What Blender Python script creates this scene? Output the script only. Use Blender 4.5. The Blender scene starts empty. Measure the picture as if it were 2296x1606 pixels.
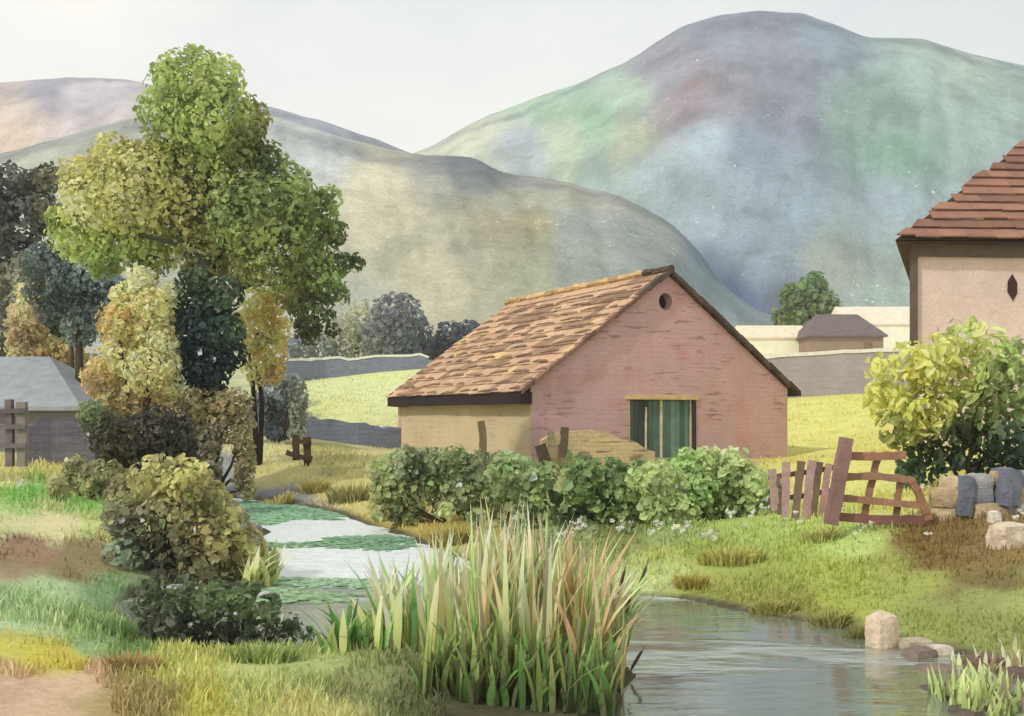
import bpy, math
import numpy as np
from mathutils import Vector, Matrix
from mathutils.geometry import tessellate_polygon

RNG = np.random.default_rng(7)
F = 2400.0; CU = 1147.5; HZ = 930.0; EYE = 2.6        # focal length, principal column, horizon row, eye height above the water
scene = bpy.context.scene
COL = scene.collection

# ------------------------------------------------------------------ helpers
def P(u, v, Y):
    return np.array([(u - CU) / F * Y, Y, EYE - (v - HZ) / F * Y])
def lin(c):
    c = np.asarray(c, float) / 255.0
    c = np.where(c <= 0.04045, c / 12.92, ((c + 0.055) / 1.055) ** 2.4)
    y = c[..., :1] * .2126 + c[..., 1:2] * .7152 + c[..., 2:3] * .0722
    return y + (c - y) * .86
def A(c, k=1.0):
    return np.clip(lin(c) / k, 0, 0.85)
def sm(t):
    t = np.clip(t, 0, 1); return t * t * (3 - 2 * t)

_H = np.random.default_rng(3).random((64, 64, 64))
def noise3(p):
    p = np.asarray(p, float); i = np.floor(p).astype(int); f = p - i; f = f * f * (3 - 2 * f)
    r = 0
    for a in (0, 1):
        for b in (0, 1):
            for c in (0, 1):
                w = (f[..., 0] if a else 1 - f[..., 0]) * (f[..., 1] if b else 1 - f[..., 1]) * (f[..., 2] if c else 1 - f[..., 2])
                r = r + w * _H[(i[..., 0] + a) % 64, (i[..., 1] + b) % 64, (i[..., 2] + c) % 64]
    return r
def fbm(p, n=4):
    p = np.asarray(p, float); r = 0; a = 0.5
    for k in range(n):
        r = r + a * (noise3(p + 17.3 * k) - 0.5) * 2; p = p * 2.03; a *= 0.5
    return r

def tag(o, label, cat, group=None):
    o['label'] = label; o['category'] = cat
    if group: o['group'] = group
    return o
def kind(o, k):
    o['kind'] = k; return o
def empty(name, loc=(0, 0, 0), rz=0.0):
    o = bpy.data.objects.new(name, None); COL.objects.link(o)
    o.location = loc; o.rotation_euler = (0, 0, rz); o.empty_display_size = 0.3
    return o

def mesh_np(name, V, faces, mat, parent=None, C=None, smooth=False):
    """faces: (n,k) array of equal sided faces, or a list of such arrays"""
    V = np.asarray(V, float)
    if not isinstance(faces, list) or not isinstance(faces[0], np.ndarray): faces = [np.asarray(faces)]
    faces = [np.asarray(f, int) for f in faces if len(f)]
    me = bpy.data.meshes.new(name)
    me.vertices.add(len(V)); me.vertices.foreach_set('co', V.ravel())
    nl = sum(f.size for f in faces); npol = sum(len(f) for f in faces)
    me.loops.add(nl); me.polygons.add(npol)
    me.loops.foreach_set('vertex_index', np.concatenate([f.ravel() for f in faces]).astype(np.int32))
    tot = np.concatenate([np.full(len(f), f.shape[1]) for f in faces]).astype(np.int32)
    st = np.concatenate([[0], np.cumsum(tot)[:-1]]).astype(np.int32)
    me.polygons.foreach_set('loop_start', st)
    try: me.polygons.foreach_set('loop_total', tot)
    except Exception: pass
    me.polygons.foreach_set('use_smooth', np.full(npol, smooth))
    if C is not None:
        at = me.color_attributes.new('Col', 'FLOAT_COLOR', 'POINT')
        C4 = np.ones((len(V), 4)); C4[:, :3] = C
        at.data.foreach_set('color', C4.ravel())
    me.update(calc_edges=True); me.validate()
    me.materials.append(mat)
    o = bpy.data.objects.new(name, me); COL.objects.link(o)
    if parent: o.parent = parent
    return o

class MB:
    """collects shapes into one mesh"""
    def __init__(s): s.v = []; s.f = []; s.c = []
    def add(s, V, Fc, col=(0.5, 0.5, 0.5)):
        b = len(s.v)
        col = np.asarray(col, float)
        for i, p in enumerate(V):
            s.v.append(tuple(p)); s.c.append(tuple(col[i] if col.ndim == 2 else col))
        for f in Fc: s.f.append(tuple(b + i for i in f))
    def hexa(s, p, col=(0.5, 0.5, 0.5)):
        s.add(p, [(0, 3, 2, 1), (4, 5, 6, 7), (0, 1, 5, 4), (1, 2, 6, 5), (2, 3, 7, 6), (3, 0, 4, 7)], col)
    def box(s, lo, hi, col=(0.5, 0.5, 0.5), jit=0.0):
        (a, b, c), (d, e, f) = lo, hi
        p = np.array([(a, b, c), (d, b, c), (d, e, c), (a, e, c), (a, b, f), (d, b, f), (d, e, f), (a, e, f)], float)
        if jit: p += RNG.normal(0, jit, p.shape)
        s.hexa(p, col)
    def bar(s, a, b, w, t, col=(0.5, 0.5, 0.5), up=(0, 1, 0), taper=1.0, jit=0.0, seg=1):
        """square bar a->b; w across, t along 'up'"""
        a = np.array(a, float); b = np.array(b, float); d = (b - a) / max(1e-9, np.linalg.norm(b - a))
        n = np.array(up, float); n = n - d * n.dot(d); n /= np.linalg.norm(n); m = np.cross(d, n)
        rings = []
        for k in range(seg + 1):
            q = a + (b - a) * k / seg; tp = 1 + (taper - 1) * k / seg
            if jit and 0 < k < seg: q = q + m * RNG.normal(0, jit) + n * RNG.normal(0, jit)
            W = w * tp * (1 + (RNG.normal(0, 0.05) if jit else 0)); T = t * tp
            rings.append([q - m * W / 2 - n * T / 2, q + m * W / 2 - n * T / 2, q + m * W / 2 + n * T / 2, q - m * W / 2 + n * T / 2])
        V = [p for r in rings for p in r]; Fc = [(3, 2, 1, 0), tuple(4 * seg + i for i in range(4))]
        for k in range(seg):
            for i in range(4):
                j = (i + 1) % 4; Fc.append((4 * k + i, 4 * k + j, 4 * k + 4 + j, 4 * k + 4 + i))
        s.add(V, Fc, col)
    def tube(s, pts, rad, n=8, col=(0.5, 0.5, 0.5)):
        pts = [np.array(p, float) for p in pts]; V = []; Fc = []
        for k, p in enumerate(pts):
            d = pts[min(k + 1, len(pts) - 1)] - pts[max(k - 1, 0)]; d /= np.linalg.norm(d)
            x = np.cross(d, (0.13, 0.9, 0.2)); x /= np.linalg.norm(x); y = np.cross(d, x)
            for i in range(n):
                a = 2 * math.pi * i / n; r = rad[k] * (1 + 0.12 * math.sin(3 * a + k))
                V.append(p + r * (math.cos(a) * x + math.sin(a) * y))
        for k in range(len(pts) - 1):
            for i in range(n):
                j = (i + 1) % n; Fc.append((k * n + i, k * n + j, k * n + n + j, k * n + n + i))
        Fc.append(tuple(range(n))[::-1]); Fc.append(tuple((len(pts) - 1) * n + i for i in range(n)))
        s.add(V, Fc, col)
    def prism(s, outer, holes, f0, f1, col=(0.5, 0.5, 0.5)):
        """flat outline with holes between two maps of (a,b) to 3D"""
        loops = [outer] + holes; flat = [p for l in loops for p in l]; n = len(flat)
        tris = tessellate_polygon([[Vector((p[0], p[1], 0)) for p in l] for l in loops])
        V = [f0(*p) for p in flat] + [f1(*p) for p in flat]
        Fc = [tuple(t) for t in tris] + [tuple(n + i for i in reversed(t)) for t in tris]
        b = 0
        for l in loops:
            m = len(l)
            for i in range(m):
                j = (i + 1) % m; Fc.append((b + i, b + j, n + b + j, n + b + i))
            b += m
        s.add(V, Fc, col)
    def build(s, name, mat, parent=None, smooth=False):
        me = bpy.data.meshes.new(name); me.from_pydata(s.v, [], s.f)
        at = me.color_attributes.new('Col', 'FLOAT_COLOR', 'POINT')
        C4 = np.ones((len(s.v), 4)); C4[:, :3] = np.array(s.c)
        at.data.foreach_set('color', C4.ravel())
        me.polygons.foreach_set('use_smooth', np.full(len(me.polygons), smooth))
        me.materials.append(mat); me.update()
        import bmesh
        bm = bmesh.new(); bm.from_mesh(me); bmesh.ops.recalc_face_normals(bm, faces=bm.faces); bm.to_mesh(me); bm.free()
        o = bpy.data.objects.new(name, me); COL.objects.link(o)
        if parent: o.parent = parent
        return o

# ------------------------------------------------------------------ materials
def new_mat(name):
    m = bpy.data.materials.new(name); m.use_nodes = True
    nt = m.node_tree; nt.nodes.clear()
    return m, nt
def N(nt, t, **kw):
    n = nt.nodes.new(t)
    for k, v in kw.items():
        if k.startswith('i_'): n.inputs[k[2:].replace('_', ' ')].default_value = v
        else: setattr(n, k, v)
    return n
def L(nt, a, b): nt.links.new(a, b)
def mathn(nt, op, a, b=None):
    n = nt.nodes.new('ShaderNodeMath'); n.operation = op
    for i, x in enumerate((a, b)):
        if x is None: continue
        if isinstance(x, (int, float)): n.inputs[i].default_value = x
        else: L(nt, x, n.inputs[i])
    return n.outputs[0]
def maprange(nt, x, a, b, c, d):
    n = nt.nodes.new('ShaderNodeMapRange'); L(nt, x, n.inputs[0])
    for i, v in enumerate((a, b, c, d)): n.inputs[i + 1].default_value = v
    return n.outputs[0]
def mix(nt, fac, a, b, blend='MIX'):
    n = nt.nodes.new('ShaderNodeMix'); n.data_type = 'RGBA'; n.blend_type = blend
    if isinstance(fac, (int, float)): n.inputs[0].default_value = fac
    else: L(nt, fac, n.inputs[0])
    for i, x in ((6, a), (7, b)):
        if isinstance(x, (tuple, list, np.ndarray)): n.inputs[i].default_value = (*[float(q) for q in x[:3]], 1)
        else: L(nt, x, n.inputs[i])
    return n.outputs[2]
def noise(nt, vec, scale, detail=5, rough=0.6, dist=0.0):
    n = N(nt, 'ShaderNodeTexNoise'); n.inputs['Scale'].default_value = scale; n.inputs['Detail'].default_value = detail
    n.inputs['Roughness'].default_value = rough; n.inputs['Distortion'].default_value = dist
    L(nt, vec, n.inputs['Vector']); return n.outputs['Fac']
def bump(nt, h, strength, dist=0.05):
    n = N(nt, 'ShaderNodeBump'); n.inputs['Strength'].default_value = strength; n.inputs['Distance'].default_value = dist
    L(nt, h, n.inputs['Height']); return n.outputs['Normal']
def finish(nt, color, rough=0.9, normal=None, spec=0.2):
    b = N(nt, 'ShaderNodeBsdfPrincipled'); L(nt, color, b.inputs['Base Color'])
    b.inputs['Roughness'].default_value = rough; b.inputs['Specular IOR Level'].default_value = spec
    if normal is not None: L(nt, normal, b.inputs['Normal'])
    o = N(nt, 'ShaderNodeOutputMaterial'); L(nt, b.outputs[0], o.inputs[0])
def grain(nt, col, vec, s1, a1, s2, a2):
    """two scales of mottling multiplied in, as pigment and dirt vary"""
    f1 = maprange(nt, noise(nt, vec, s1, 4), 0.3, 0.7, 1 - a1, 1 + a1)
    f2 = maprange(nt, noise(nt, vec, s2, 6, 0.7), 0.3, 0.7, 1 - a2, 1 + a2)
    f = mathn(nt, 'MULTIPLY', f1, f2)
    n = nt.nodes.new('ShaderNodeVectorMath'); n.operation = 'SCALE'; L(nt, col, n.inputs[0]); L(nt, f, n.inputs['Scale'])
    return n.outputs[0]

def mat_col(name, s1=1.5, a1=0.12, s2=14, a2=0.15, bs=0.4, bd=0.05, bscale=10, rough=0.9, spec=0.15):
    m, nt = new_mat(name)
    vc = N(nt, 'ShaderNodeVertexColor', layer_name='Col').outputs[0]
    tc = N(nt, 'ShaderNodeTexCoord').outputs['Object']
    c = grain(nt, vc, tc, s1, a1, s2, a2)
    finish(nt, c, rough, bump(nt, noise(nt, tc, bscale, 6, 0.65), bs, bd), spec)
    return m
M_ground = mat_col('ground earth and turf', 0.9, 0.10, 9, 0.16, 0.6, 0.06, 14)
M_wood = mat_col('weathered wood', 3, 0.15, 30, 0.22, 0.5, 0.02, 40)
M_rock = mat_col('rock', 3, 0.12, 22, 0.18, 0.7, 0.05, 12)
M_tile = mat_col('roof tile', 2.2, 0.14, 16, 0.16, 0.5, 0.03, 18)
M_bark = mat_col('bark', 3, 0.2, 18, 0.25, 0.8, 0.05, 12)
M_plain = mat_col('plain', 1.2, 0.08, 18, 0.1, 0.3, 0.03, 14)

def mat_hill():
    m, nt = new_mat('moorland hill')
    vc = N(nt, 'ShaderNodeVertexColor', layer_name='Col').outputs[0]
    tc = N(nt, 'ShaderNodeTexCoord').outputs['Object']
    c = grain(nt, vc, tc, 0.05, 0.10, 0.5, 0.14)
    c = grain(nt, c, tc, 0.16, 0.08, 1.5, 0.20)
    sp = noise(nt, tc, 0.62, 2, 0.5)
    reg = noise(nt, tc, 0.022, 2, 0.5)
    th = maprange(nt, reg, 0.42, 0.64, 0.80, 0.675)
    f = mathn(nt, 'GREATER_THAN', sp, th)
    c2 = mix(nt, mathn(nt, 'MULTIPLY', f, .5), c, tuple(A((225, 226, 220), 0.9)))
    finish(nt, c2, 0.95, bump(nt, noise(nt, tc, 0.25, 6, 0.7), 0.5, 1.2), 0.05)
    return m
M_hill = mat_hill()

def mat_leaf(name, trans=0.42):
    m, nt = new_mat(name)
    vc = N(nt, 'ShaderNodeVertexColor', layer_name='Col').outputs[0]
    d = N(nt, 'ShaderNodeBsdfPrincipled'); L(nt, vc, d.inputs['Base Color']); d.inputs['Roughness'].default_value = 0.6
    d.inputs['Specular IOR Level'].default_value = 0.15
    t = N(nt, 'ShaderNodeBsdfTranslucent'); L(nt, vc, t.inputs[0])
    x = N(nt, 'ShaderNodeMixShader'); x.inputs[0].default_value = trans
    L(nt, d.outputs[0], x.inputs[1]); L(nt, t.outputs[0], x.inputs[2])
    o = N(nt, 'ShaderNodeOutputMaterial'); L(nt, x.outputs[0], o.inputs[0])
    return m
M_leaf = mat_leaf('leaf')
M_grass = mat_leaf('grass blade', 0.25)

def mat_brick(name, base, dark, red, bw=0.42, bh=0.15, marks=0.5, con=1.0):
    """masonry courses: vector (x+y, z) of the wall's own frame"""
    m, nt = new_mat(name)
    tc = N(nt, 'ShaderNodeTexCoord').outputs['Object']
    s = N(nt, 'ShaderNodeSeparateXYZ'); L(nt, tc, s.inputs[0])
    cb = N(nt, 'ShaderNodeCombineXYZ'); L(nt, mathn(nt, 'ADD', s.outputs[0], s.outputs[1]), cb.inputs[0])
    wob = maprange(nt, noise(nt, tc, 0.9, 3), 0, 1, -0.12, 0.12)
    L(nt, mathn(nt, 'ADD', s.outputs[2], wob), cb.inputs[1])
    br = N(nt, 'ShaderNodeTexBrick'); L(nt, cb.outputs[0], br.inputs['Vector'])
    br.inputs['Scale'].default_value = 1; br.inputs['Mortar Size'].default_value = 0.012; br.inputs['Brick Width'].default_value = bw
    br.inputs['Row Height'].default_value = bh; br.inputs['Bias'].default_value = 0.0
    br.inputs['Color1'].default_value = (0, 0, 0, 1); br.inputs['Color2'].default_value = (1, 1, 1, 1); br.inputs['Mortar'].default_value = (0.5, 0.5, 0.5, 1)
    b = np.asarray(base)
    c = mix(nt, noise(nt, tc, 0.45, 4, 0.6), tuple(b * 1.12), tuple(b * 0.84))
    c = mix(nt, maprange(nt, noise(nt, tc, 0.8, 3), 0.52, 0.72, 0, 0.55), c, tuple(red))
    bv = N(nt, 'ShaderNodeSeparateColor'); L(nt, br.outputs['Color'], bv.inputs[0])
    c = mix(nt, maprange(nt, bv.outputs[0], 0, 1, 0.0, 0.36 * con), c, tuple(b * 0.66))
    ms = N(nt, 'ShaderNodeMapping'); ms.inputs['Scale'].default_value = (.75, .75, 5.5); L(nt, tc, ms.inputs[0])
    pk = mathn(nt, 'MULTIPLY', maprange(nt, noise(nt, ms.outputs[0], 1.25, 4, 0.55, .3), 0.565, 0.605, 0, 1), maprange(nt, noise(nt, tc, 0.5, 2, 0.5), 0.46, 0.56, 0, marks * 1.2))
    c = mix(nt, pk, c, tuple(dark))
    c = mix(nt, mathn(nt, 'MULTIPLY', br.outputs['Fac'], 0.5 * con), c, tuple(b * 0.75))
    c = grain(nt, c, tc, 0.6, 0.06, 12, 0.12)
    h = mathn(nt, 'ADD', mathn(nt, 'MULTIPLY', br.outputs['Fac'], -0.6 * con), noise(nt, tc, 9, 6, 0.7))
    finish(nt, c, 0.92, bump(nt, h, 0.8, 0.04), 0.1)
    return m

def mat_rubble(name, cols, scale=2.2, flat=1.6):
    m, nt = new_mat(name)
    tc = N(nt, 'ShaderNodeTexCoord').outputs['Object']
    mp = N(nt, 'ShaderNodeMapping'); mp.inputs['Scale'].default_value = (1, 1, flat); L(nt, tc, mp.inputs[0])
    v = N(nt, 'ShaderNodeTexVoronoi'); v.inputs['Scale'].default_value = scale; L(nt, mp.outputs[0], v.inputs['Vector'])
    e = N(nt, 'ShaderNodeTexVoronoi', feature='DISTANCE_TO_EDGE'); e.inputs['Scale'].default_value = scale; L(nt, mp.outputs[0], e.inputs['Vector'])
    sc = N(nt, 'ShaderNodeSeparateColor'); L(nt, v.outputs['Color'], sc.inputs[0])
    c = mix(nt, sc.outputs[0], tuple(cols[0]), tuple(cols[1]))
    c = mix(nt, maprange(nt, sc.outputs[1], 0.55, 0.9, 0, 0.8), c, tuple(cols[2]))
    gap = maprange(nt, e.outputs['Distance'], 0.0, 0.06, 1, 0)
    c = mix(nt, mathn(nt, 'MULTIPLY', gap, 0.5), c, tuple(np.asarray(cols[1]) * 0.5))
    c = grain(nt, c, tc, 0.5, 0.12, 9, 0.15)
    h = mathn(nt, 'ADD', maprange(nt, e.outputs['Distance'], 0, 0.15, 0, 1), noise(nt, tc, 8, 5))
    finish(nt, c, 0.95, bump(nt, h, 0.7, 0.05), 0.1)
    return m

def mat_water():
    m, nt = new_mat('river water')
    tc = N(nt, 'ShaderNodeTexCoord').outputs['Object']
    mp = N(nt, 'ShaderNodeMapping'); mp.inputs['Scale'].default_value = (0.45, 1.5, 1); L(nt, tc, mp.inputs[0])
    h = mathn(nt, 'ADD', noise(nt, mp.outputs[0], 2.4, 3, 0.55, 0.4), mathn(nt, 'MULTIPLY', noise(nt, mp.outputs[0], 0.5, 2), 1.5))
    fine = noise(nt, mp.outputs[0], 9.0, 4, 0.6, 0.5)
    s = N(nt, 'ShaderNodeSeparateXYZ'); L(nt, tc, s.inputs[0])
    m2 = N(nt, 'ShaderNodeMapping'); m2.inputs['Scale'].default_value = (0.22, 0.9, 1); L(nt, tc, m2.inputs[0])
    wob = maprange(nt, noise(nt, m2.outputs[0], 1.0, 5, 0.6, 0.3), 0.25, 0.75, -1.6, 1.6)
    yy = mathn(nt, 'ADD', s.outputs[1], wob)
    up = maprange(nt, yy, 15.2, 16.4, 0, 1)                                   # the open reach upstream lies in the wind
    lane = mathn(nt, 'MULTIPLY', maprange(nt, mathn(nt, 'ABSOLUTE', mathn(nt, 'SUBTRACT', yy, 11.45)), 0.10, 0.5, .48, 0), maprange(nt, s.outputs[0], 0.3, 1.2, 0, 1))
    ruf = mathn(nt, 'MAXIMUM', up, lane)
    hh = mathn(nt, 'ADD', h, mathn(nt, 'MULTIPLY', mathn(nt, 'MULTIPLY', fine, ruf), 1.2))
    nb = N(nt, 'ShaderNodeBump'); nb.inputs['Distance'].default_value = 0.12; L(nt, hh, nb.inputs['Height']); L(nt, maprange(nt, ruf, 0, 1, 0.07, 1.0), nb.inputs['Strength'])
    b = N(nt, 'ShaderNodeBsdfPrincipled')
    b.inputs['Base Color'].default_value = (0.18, 0.20, 0.155, 1); b.inputs['IOR'].default_value = 1.33
    L(nt, maprange(nt, ruf, 0, 1, 0.05, 0.3), b.inputs['Roughness']); L(nt, nb.outputs[0], b.inputs['Normal'])
    g = N(nt, 'ShaderNodeBsdfGlossy'); g.inputs['Color'].default_value = (0.92, 0.94, 0.93, 1)
    L(nt, maprange(nt, ruf, 0, 1, 0.07, 0.55), g.inputs['Roughness']); L(nt, nb.outputs[0], g.inputs['Normal'])
    x = N(nt, 'ShaderNodeMixShader'); L(nt, maprange(nt, ruf, 0, 1, 0.24, 0.92), x.inputs[0])
    L(nt, b.outputs[0], x.inputs[1]); L(nt, g.outputs[0], x.inputs[2])
    o = N(nt, 'ShaderNodeOutputMaterial'); L(nt, x.outputs[0], o.inputs[0])
    return m
M_water = mat_water()

# ------------------------------------------------------------------ terrain
def shore(pts):
    return np.array([((u - CU) / F * (F * EYE / (v - HZ)), F * EYE / (v - HZ)) for u, v in pts])
RIVER = shore([(470, 1112), (560, 1120), (690, 1135), (770, 1152), (830, 1178), (900, 1196), (950, 1216), (1010, 1245), (1110, 1285),
               (1250, 1318), (1390, 1333), (1550, 1343), (1700, 1374), (1900, 1408), (2010, 1446), (2110, 1458), (2210, 1474), (2420, 1500), (2700, 1520),
               (3400, 1900), (2300, 1980), (1700, 1900), (1340, 1720), (1300, 1620), (1390, 1590), (1420, 1540), (1390, 1480), (1300, 1452), (1150, 1440), (1000, 1436), (880, 1440), (740, 1446), (640, 1476),
               (560, 1490), (450, 1482), (340, 1466), (300, 1430), (262, 1370), (300, 1326), (400, 1310), (560, 1306), (596, 1270),
               (592, 1200), (560, 1155), (510, 1128)])
def river_dist(x, y):
    p = np.stack([x, y], -1); n = len(RIVER); d = np.full(x.shape, 1e9); ins = np.zeros(x.shape, bool)
    for i in range(n):
        a = RIVER[i]; b = RIVER[(i + 1) % n]; ab = b - a
        t = np.clip(((p - a) @ ab) / (ab @ ab), 0, 1)
        d = np.minimum(d, np.linalg.norm(p - (a + t[..., None] * ab), axis=-1))
        c = ((a[1] > y) != (b[1] > y)) & (x < (b[0] - a[0]) * (y - a[1]) / (b[1] - a[1] + 1e-12) + a[0])
        ins ^= c
    return np.where(ins, -d, d)
TP = np.array([(-400, 10, .5), (100, 8.5, .34), (500, 8.5, .3), (900, 8.5, .25), (0, 12, .55), (250, 12, .45), (0, 17, .8), (250, 17, .68), (100, 23, 1.0),
      (100, 30, 1.35), (400, 30, 1.25), (-600, 30, 1.6), (450, 40, 1.45), (100, 40, 1.3), (595, 36, 1.35), (700, 30, .55), (900, 24, .34), (1050, 21, .3),
      (650, 45, 1.35), (885, 55, 1.25), (740, 50, 1.35), (1190, 42, .85), (1480, 45, .8), (1765, 48, .7), (1300, 36, .7), (1100, 30, .5), (1300, 23, .3),
      (1600, 24, .42), (1700, 30, .55), (1900, 18.6, .74), (1750, 20, .6), (2200, 18, .88), (2000, 15, .42), (2250, 14, .55), (1700, 16.5, .34), (2280, 11.5, .28),
      (2200, 24, 1.1), (1950, 30, .8), (2000, 48, 1.2), (2100, 36, 1.5), (2400, 36, 2.0), (2600, 20, 1.2), (1850, 72, 3.95), (1850, 60, 2.2), (1700, 72, 3.6),
      (1850, 95, 8.0), (1700, 95, 7.8), (2000, 95, 8.1), (2050, 75, 4.5), (700, 55, 2.1), (900, 58, 2.2), (700, 80, 4.1), (800, 100, 6.3), (950, 100, 6.8),
      (600, 100, 5.6), (300, 100, 5.5), (800, 120, 8.6), (1200, 100, 7), (1400, 80, 4.5), (1300, 60, 1.6), (0, 60, 2.5), (0, 100, 6), (1147, 140, 10),
      (0, 140, 9), (2300, 140, 12), (-800, 100, 7), (-800, 140, 9), (3000, 100, 8), (3000, 140, 12), (2600, 60, 3), (1147, 4, .2), (-400, 4, .4), (3000, 6, .3),
      (3000, 14, .8), (-800, 18, 1.0)], float)
def _tp(u, Y): return np.stack([np.clip(u, -1500, 4000) / 500.0, np.log(Y) * 3.0], -1)
_C = _tp(TP[:, 0], TP[:, 1])
def _phi(r): return np.where(r > 1e-6, r * r * np.log(r + 1e-9), 0)
_n = len(TP); _K = _phi(np.linalg.norm(_C[:, None] - _C[None], axis=-1)) + 0.02 * np.eye(_n)
_Pm = np.concatenate([np.ones((_n, 1)), _C], 1)
_S = np.linalg.solve(np.block([[_K, _Pm], [_Pm.T, np.zeros((3, 3))]]), np.concatenate([TP[:, 2] / np.sqrt(TP[:, 1]), np.zeros(3)]))
def ground_target(x, y):
    q = _tp(CU + F * x / y, y); sh = q.shape[:-1]; q = q.reshape(-1, 2)
    r = np.concatenate([_phi(np.linalg.norm(q[i:i + 20000, None] - _C[None], axis=-1)) @ _S[:_n] for i in range(0, len(q), 20000)])
    r = (r + _S[_n] + q @ _S[_n + 1:]).reshape(sh)
    return np.clip(r * np.sqrt(y), 0.14, None)
def zg(x, y):
    x = np.asarray(x, float); y = np.asarray(y, float)
    T = ground_target(x, y); d = river_dist(x, y)
    w = 0.55 + 0.05 * y
    nz = 0.035 * fbm(np.stack([x * 1.3, y * 1.3, 0 * x], -1), 3) + 0.10 * fbm(np.stack([x * .25, y * .25, 0 * x + 5], -1), 2) * np.clip(y / 20, 0, 1)
    d = d + 0.25 * fbm(np.stack([x * 1.1, y * 1.1, 0 * x + 9], -1), 3) * np.clip(y / 14, .5, 1.3)
    up = 0.03 + (T + nz - 0.03) * (1 - np.exp(-np.clip(d, 0, None) / w))
    return np.where(d > 0, np.maximum(up, 0.02 * np.clip(d / .1, 0, 1)), -0.6 * sm(-d / 0.9))
def zg1(x, y): return float(zg(np.array([x]), np.array([y]))[0])

GC = np.array([(30, 1050, 205, 195, 125), (150, 1060, 200, 190, 110), (60, 1110, 132, 178, 78), (200, 1120, 125, 172, 72), (20, 1160, 190, 190, 130), (150, 1180, 205, 195, 140),
      (60, 1240, 150, 120, 90), (180, 1250, 142, 125, 80), (220, 1190, 185, 190, 110), (100, 1340, 165, 188, 130), (250, 1340, 130, 158, 105), (60, 1400, 175, 195, 140),
      (50, 1450, 192, 182, 50), (120, 1470, 195, 180, 50), (200, 1440, 150, 175, 110), (280, 1450, 125, 148, 80), (90, 1560, 202, 165, 132), (30, 1540, 198, 160, 130), (180, 1530, 200, 168, 130),
      (250, 1575, 165, 145, 90), (400, 1500, 188, 188, 95), (560, 1530, 185, 190, 110), (330, 1560, 165, 150, 90), (450, 1570, 190, 185, 80), (700, 1520, 165, 175, 100),
      (800, 1540, 142, 148, 90), (900, 1560, 112, 118, 70), (700, 1590, 190, 185, 110), (1150, 1520, 95, 90, 60), (1300, 1540, 95, 90, 60), (1100, 1590, 80, 75, 50),
      (560, 1010, 200, 190, 130), (650, 1050, 196, 184, 112), (560, 1070, 205, 190, 118), (800, 1100, 198, 182, 105), (900, 1170, 184, 166, 80), (1000, 1200, 168, 150, 65),
      (750, 1030, 165, 158, 92), (850, 1010, 190, 180, 120), (1050, 1230, 170, 160, 80), (445, 1035, 150, 146, 140), (470, 1052, 152, 149, 152), (500, 1072, 150, 148, 152), (535, 1090, 148, 146, 150), (570, 1106, 142, 140, 144), (615, 1122, 138, 136, 136), (480, 1085, 150, 148, 150), (520, 1108, 146, 145, 148),
      (1250, 1200, 132, 142, 80), (1400, 1210, 136, 132, 65), (1500, 1200, 150, 156, 85), (1500, 1250, 175, 168, 80), (1450, 1290, 188, 182, 112), (1600, 1240, 165, 165, 72),
      (1700, 1200, 178, 182, 92), (1900, 1200, 182, 186, 95), (1800, 1260, 168, 166, 65), (1900, 1330, 165, 160, 58), (2050, 1300, 160, 154, 65), (2150, 1180, 130, 105, 55),
      (2100, 1230, 126, 102, 46), (2200, 1220, 132, 108, 60), (2280, 1200, 142, 115, 60), (2200, 1300, 122, 106, 55), (2200, 1350, 152, 145, 75), (2280, 1350, 165, 160, 85),
      (2100, 1400, 150, 146, 65), (2250, 1430, 148, 142, 70), (2150, 1500, 120, 100, 80), (2280, 1540, 125, 105, 85), (1620, 1320, 158, 150, 60), (1780, 1360, 150, 140, 60),
      (1780, 1000, 210, 204, 96), (1900, 920, 210, 205, 96), (2000, 1000, 208, 198, 90), (1950, 1100, 204, 200, 98), (1850, 1080, 208, 202, 94), (1950, 1140, 194, 194, 100), (1770, 1090, 200, 192, 98),
      (700, 850, 202, 204, 138), (800, 870, 204, 207, 140), (900, 900, 204, 208, 138), (750, 930, 203, 206, 126), (650, 930, 150, 150, 110), (860, 830, 205, 210, 130),
      (1800, 780, 226, 206, 176), (1950, 740, 226, 206, 176), (700, 790, 120, 125, 110), (950, 780, 110, 115, 110), (300, 800, 130, 130, 90), (60, 850, 120, 125, 110), (0, 960, 150, 150, 100),
      (1300, 1040, 150, 150, 90), (1100, 1020, 160, 155, 95), (1600, 1030, 140, 145, 85)], float)
_rb = (GC[:, 0] > 1380) & (GC[:, 1] > 1160) & (GC[:, 1] < 1460) & (GC[:, 3] > GC[:, 2] - 16)
GC[_rb, 2] *= .95; GC[_rb, 3] *= 1.03
GCol = lin(GC[:, 2:])
def ground_color(x, y, z):
    u = CU + F * x / y; v = HZ + F * (EYE - z) / y
    w1 = 60 * fbm(np.stack([x * 8 / np.sqrt(y), np.sqrt(y) * 9, 0 * x], -1), 4); w2 = 34 * fbm(np.stack([x * 8 / np.sqrt(y), np.sqrt(y) * 9, 0 * x + 31], -1), 4)
    q = np.stack([(u + w1), (v + w2) * 1.9], -1); g = GC[:, :2] * np.array([1, 1.9])
    out = np.zeros(u.shape + (3,))
    flat = q.reshape(-1, 2); res = np.zeros((len(flat), 3))
    for i in range(0, len(flat), 20000):
        d = ((flat[i:i + 20000, None] - g[None]) ** 2).sum(-1) + 300
        w = d ** -2.6; res[i:i + 20000] = (w @ GCol) / w.sum(1, keepdims=True)
    return res.reshape(out.shape)

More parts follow.
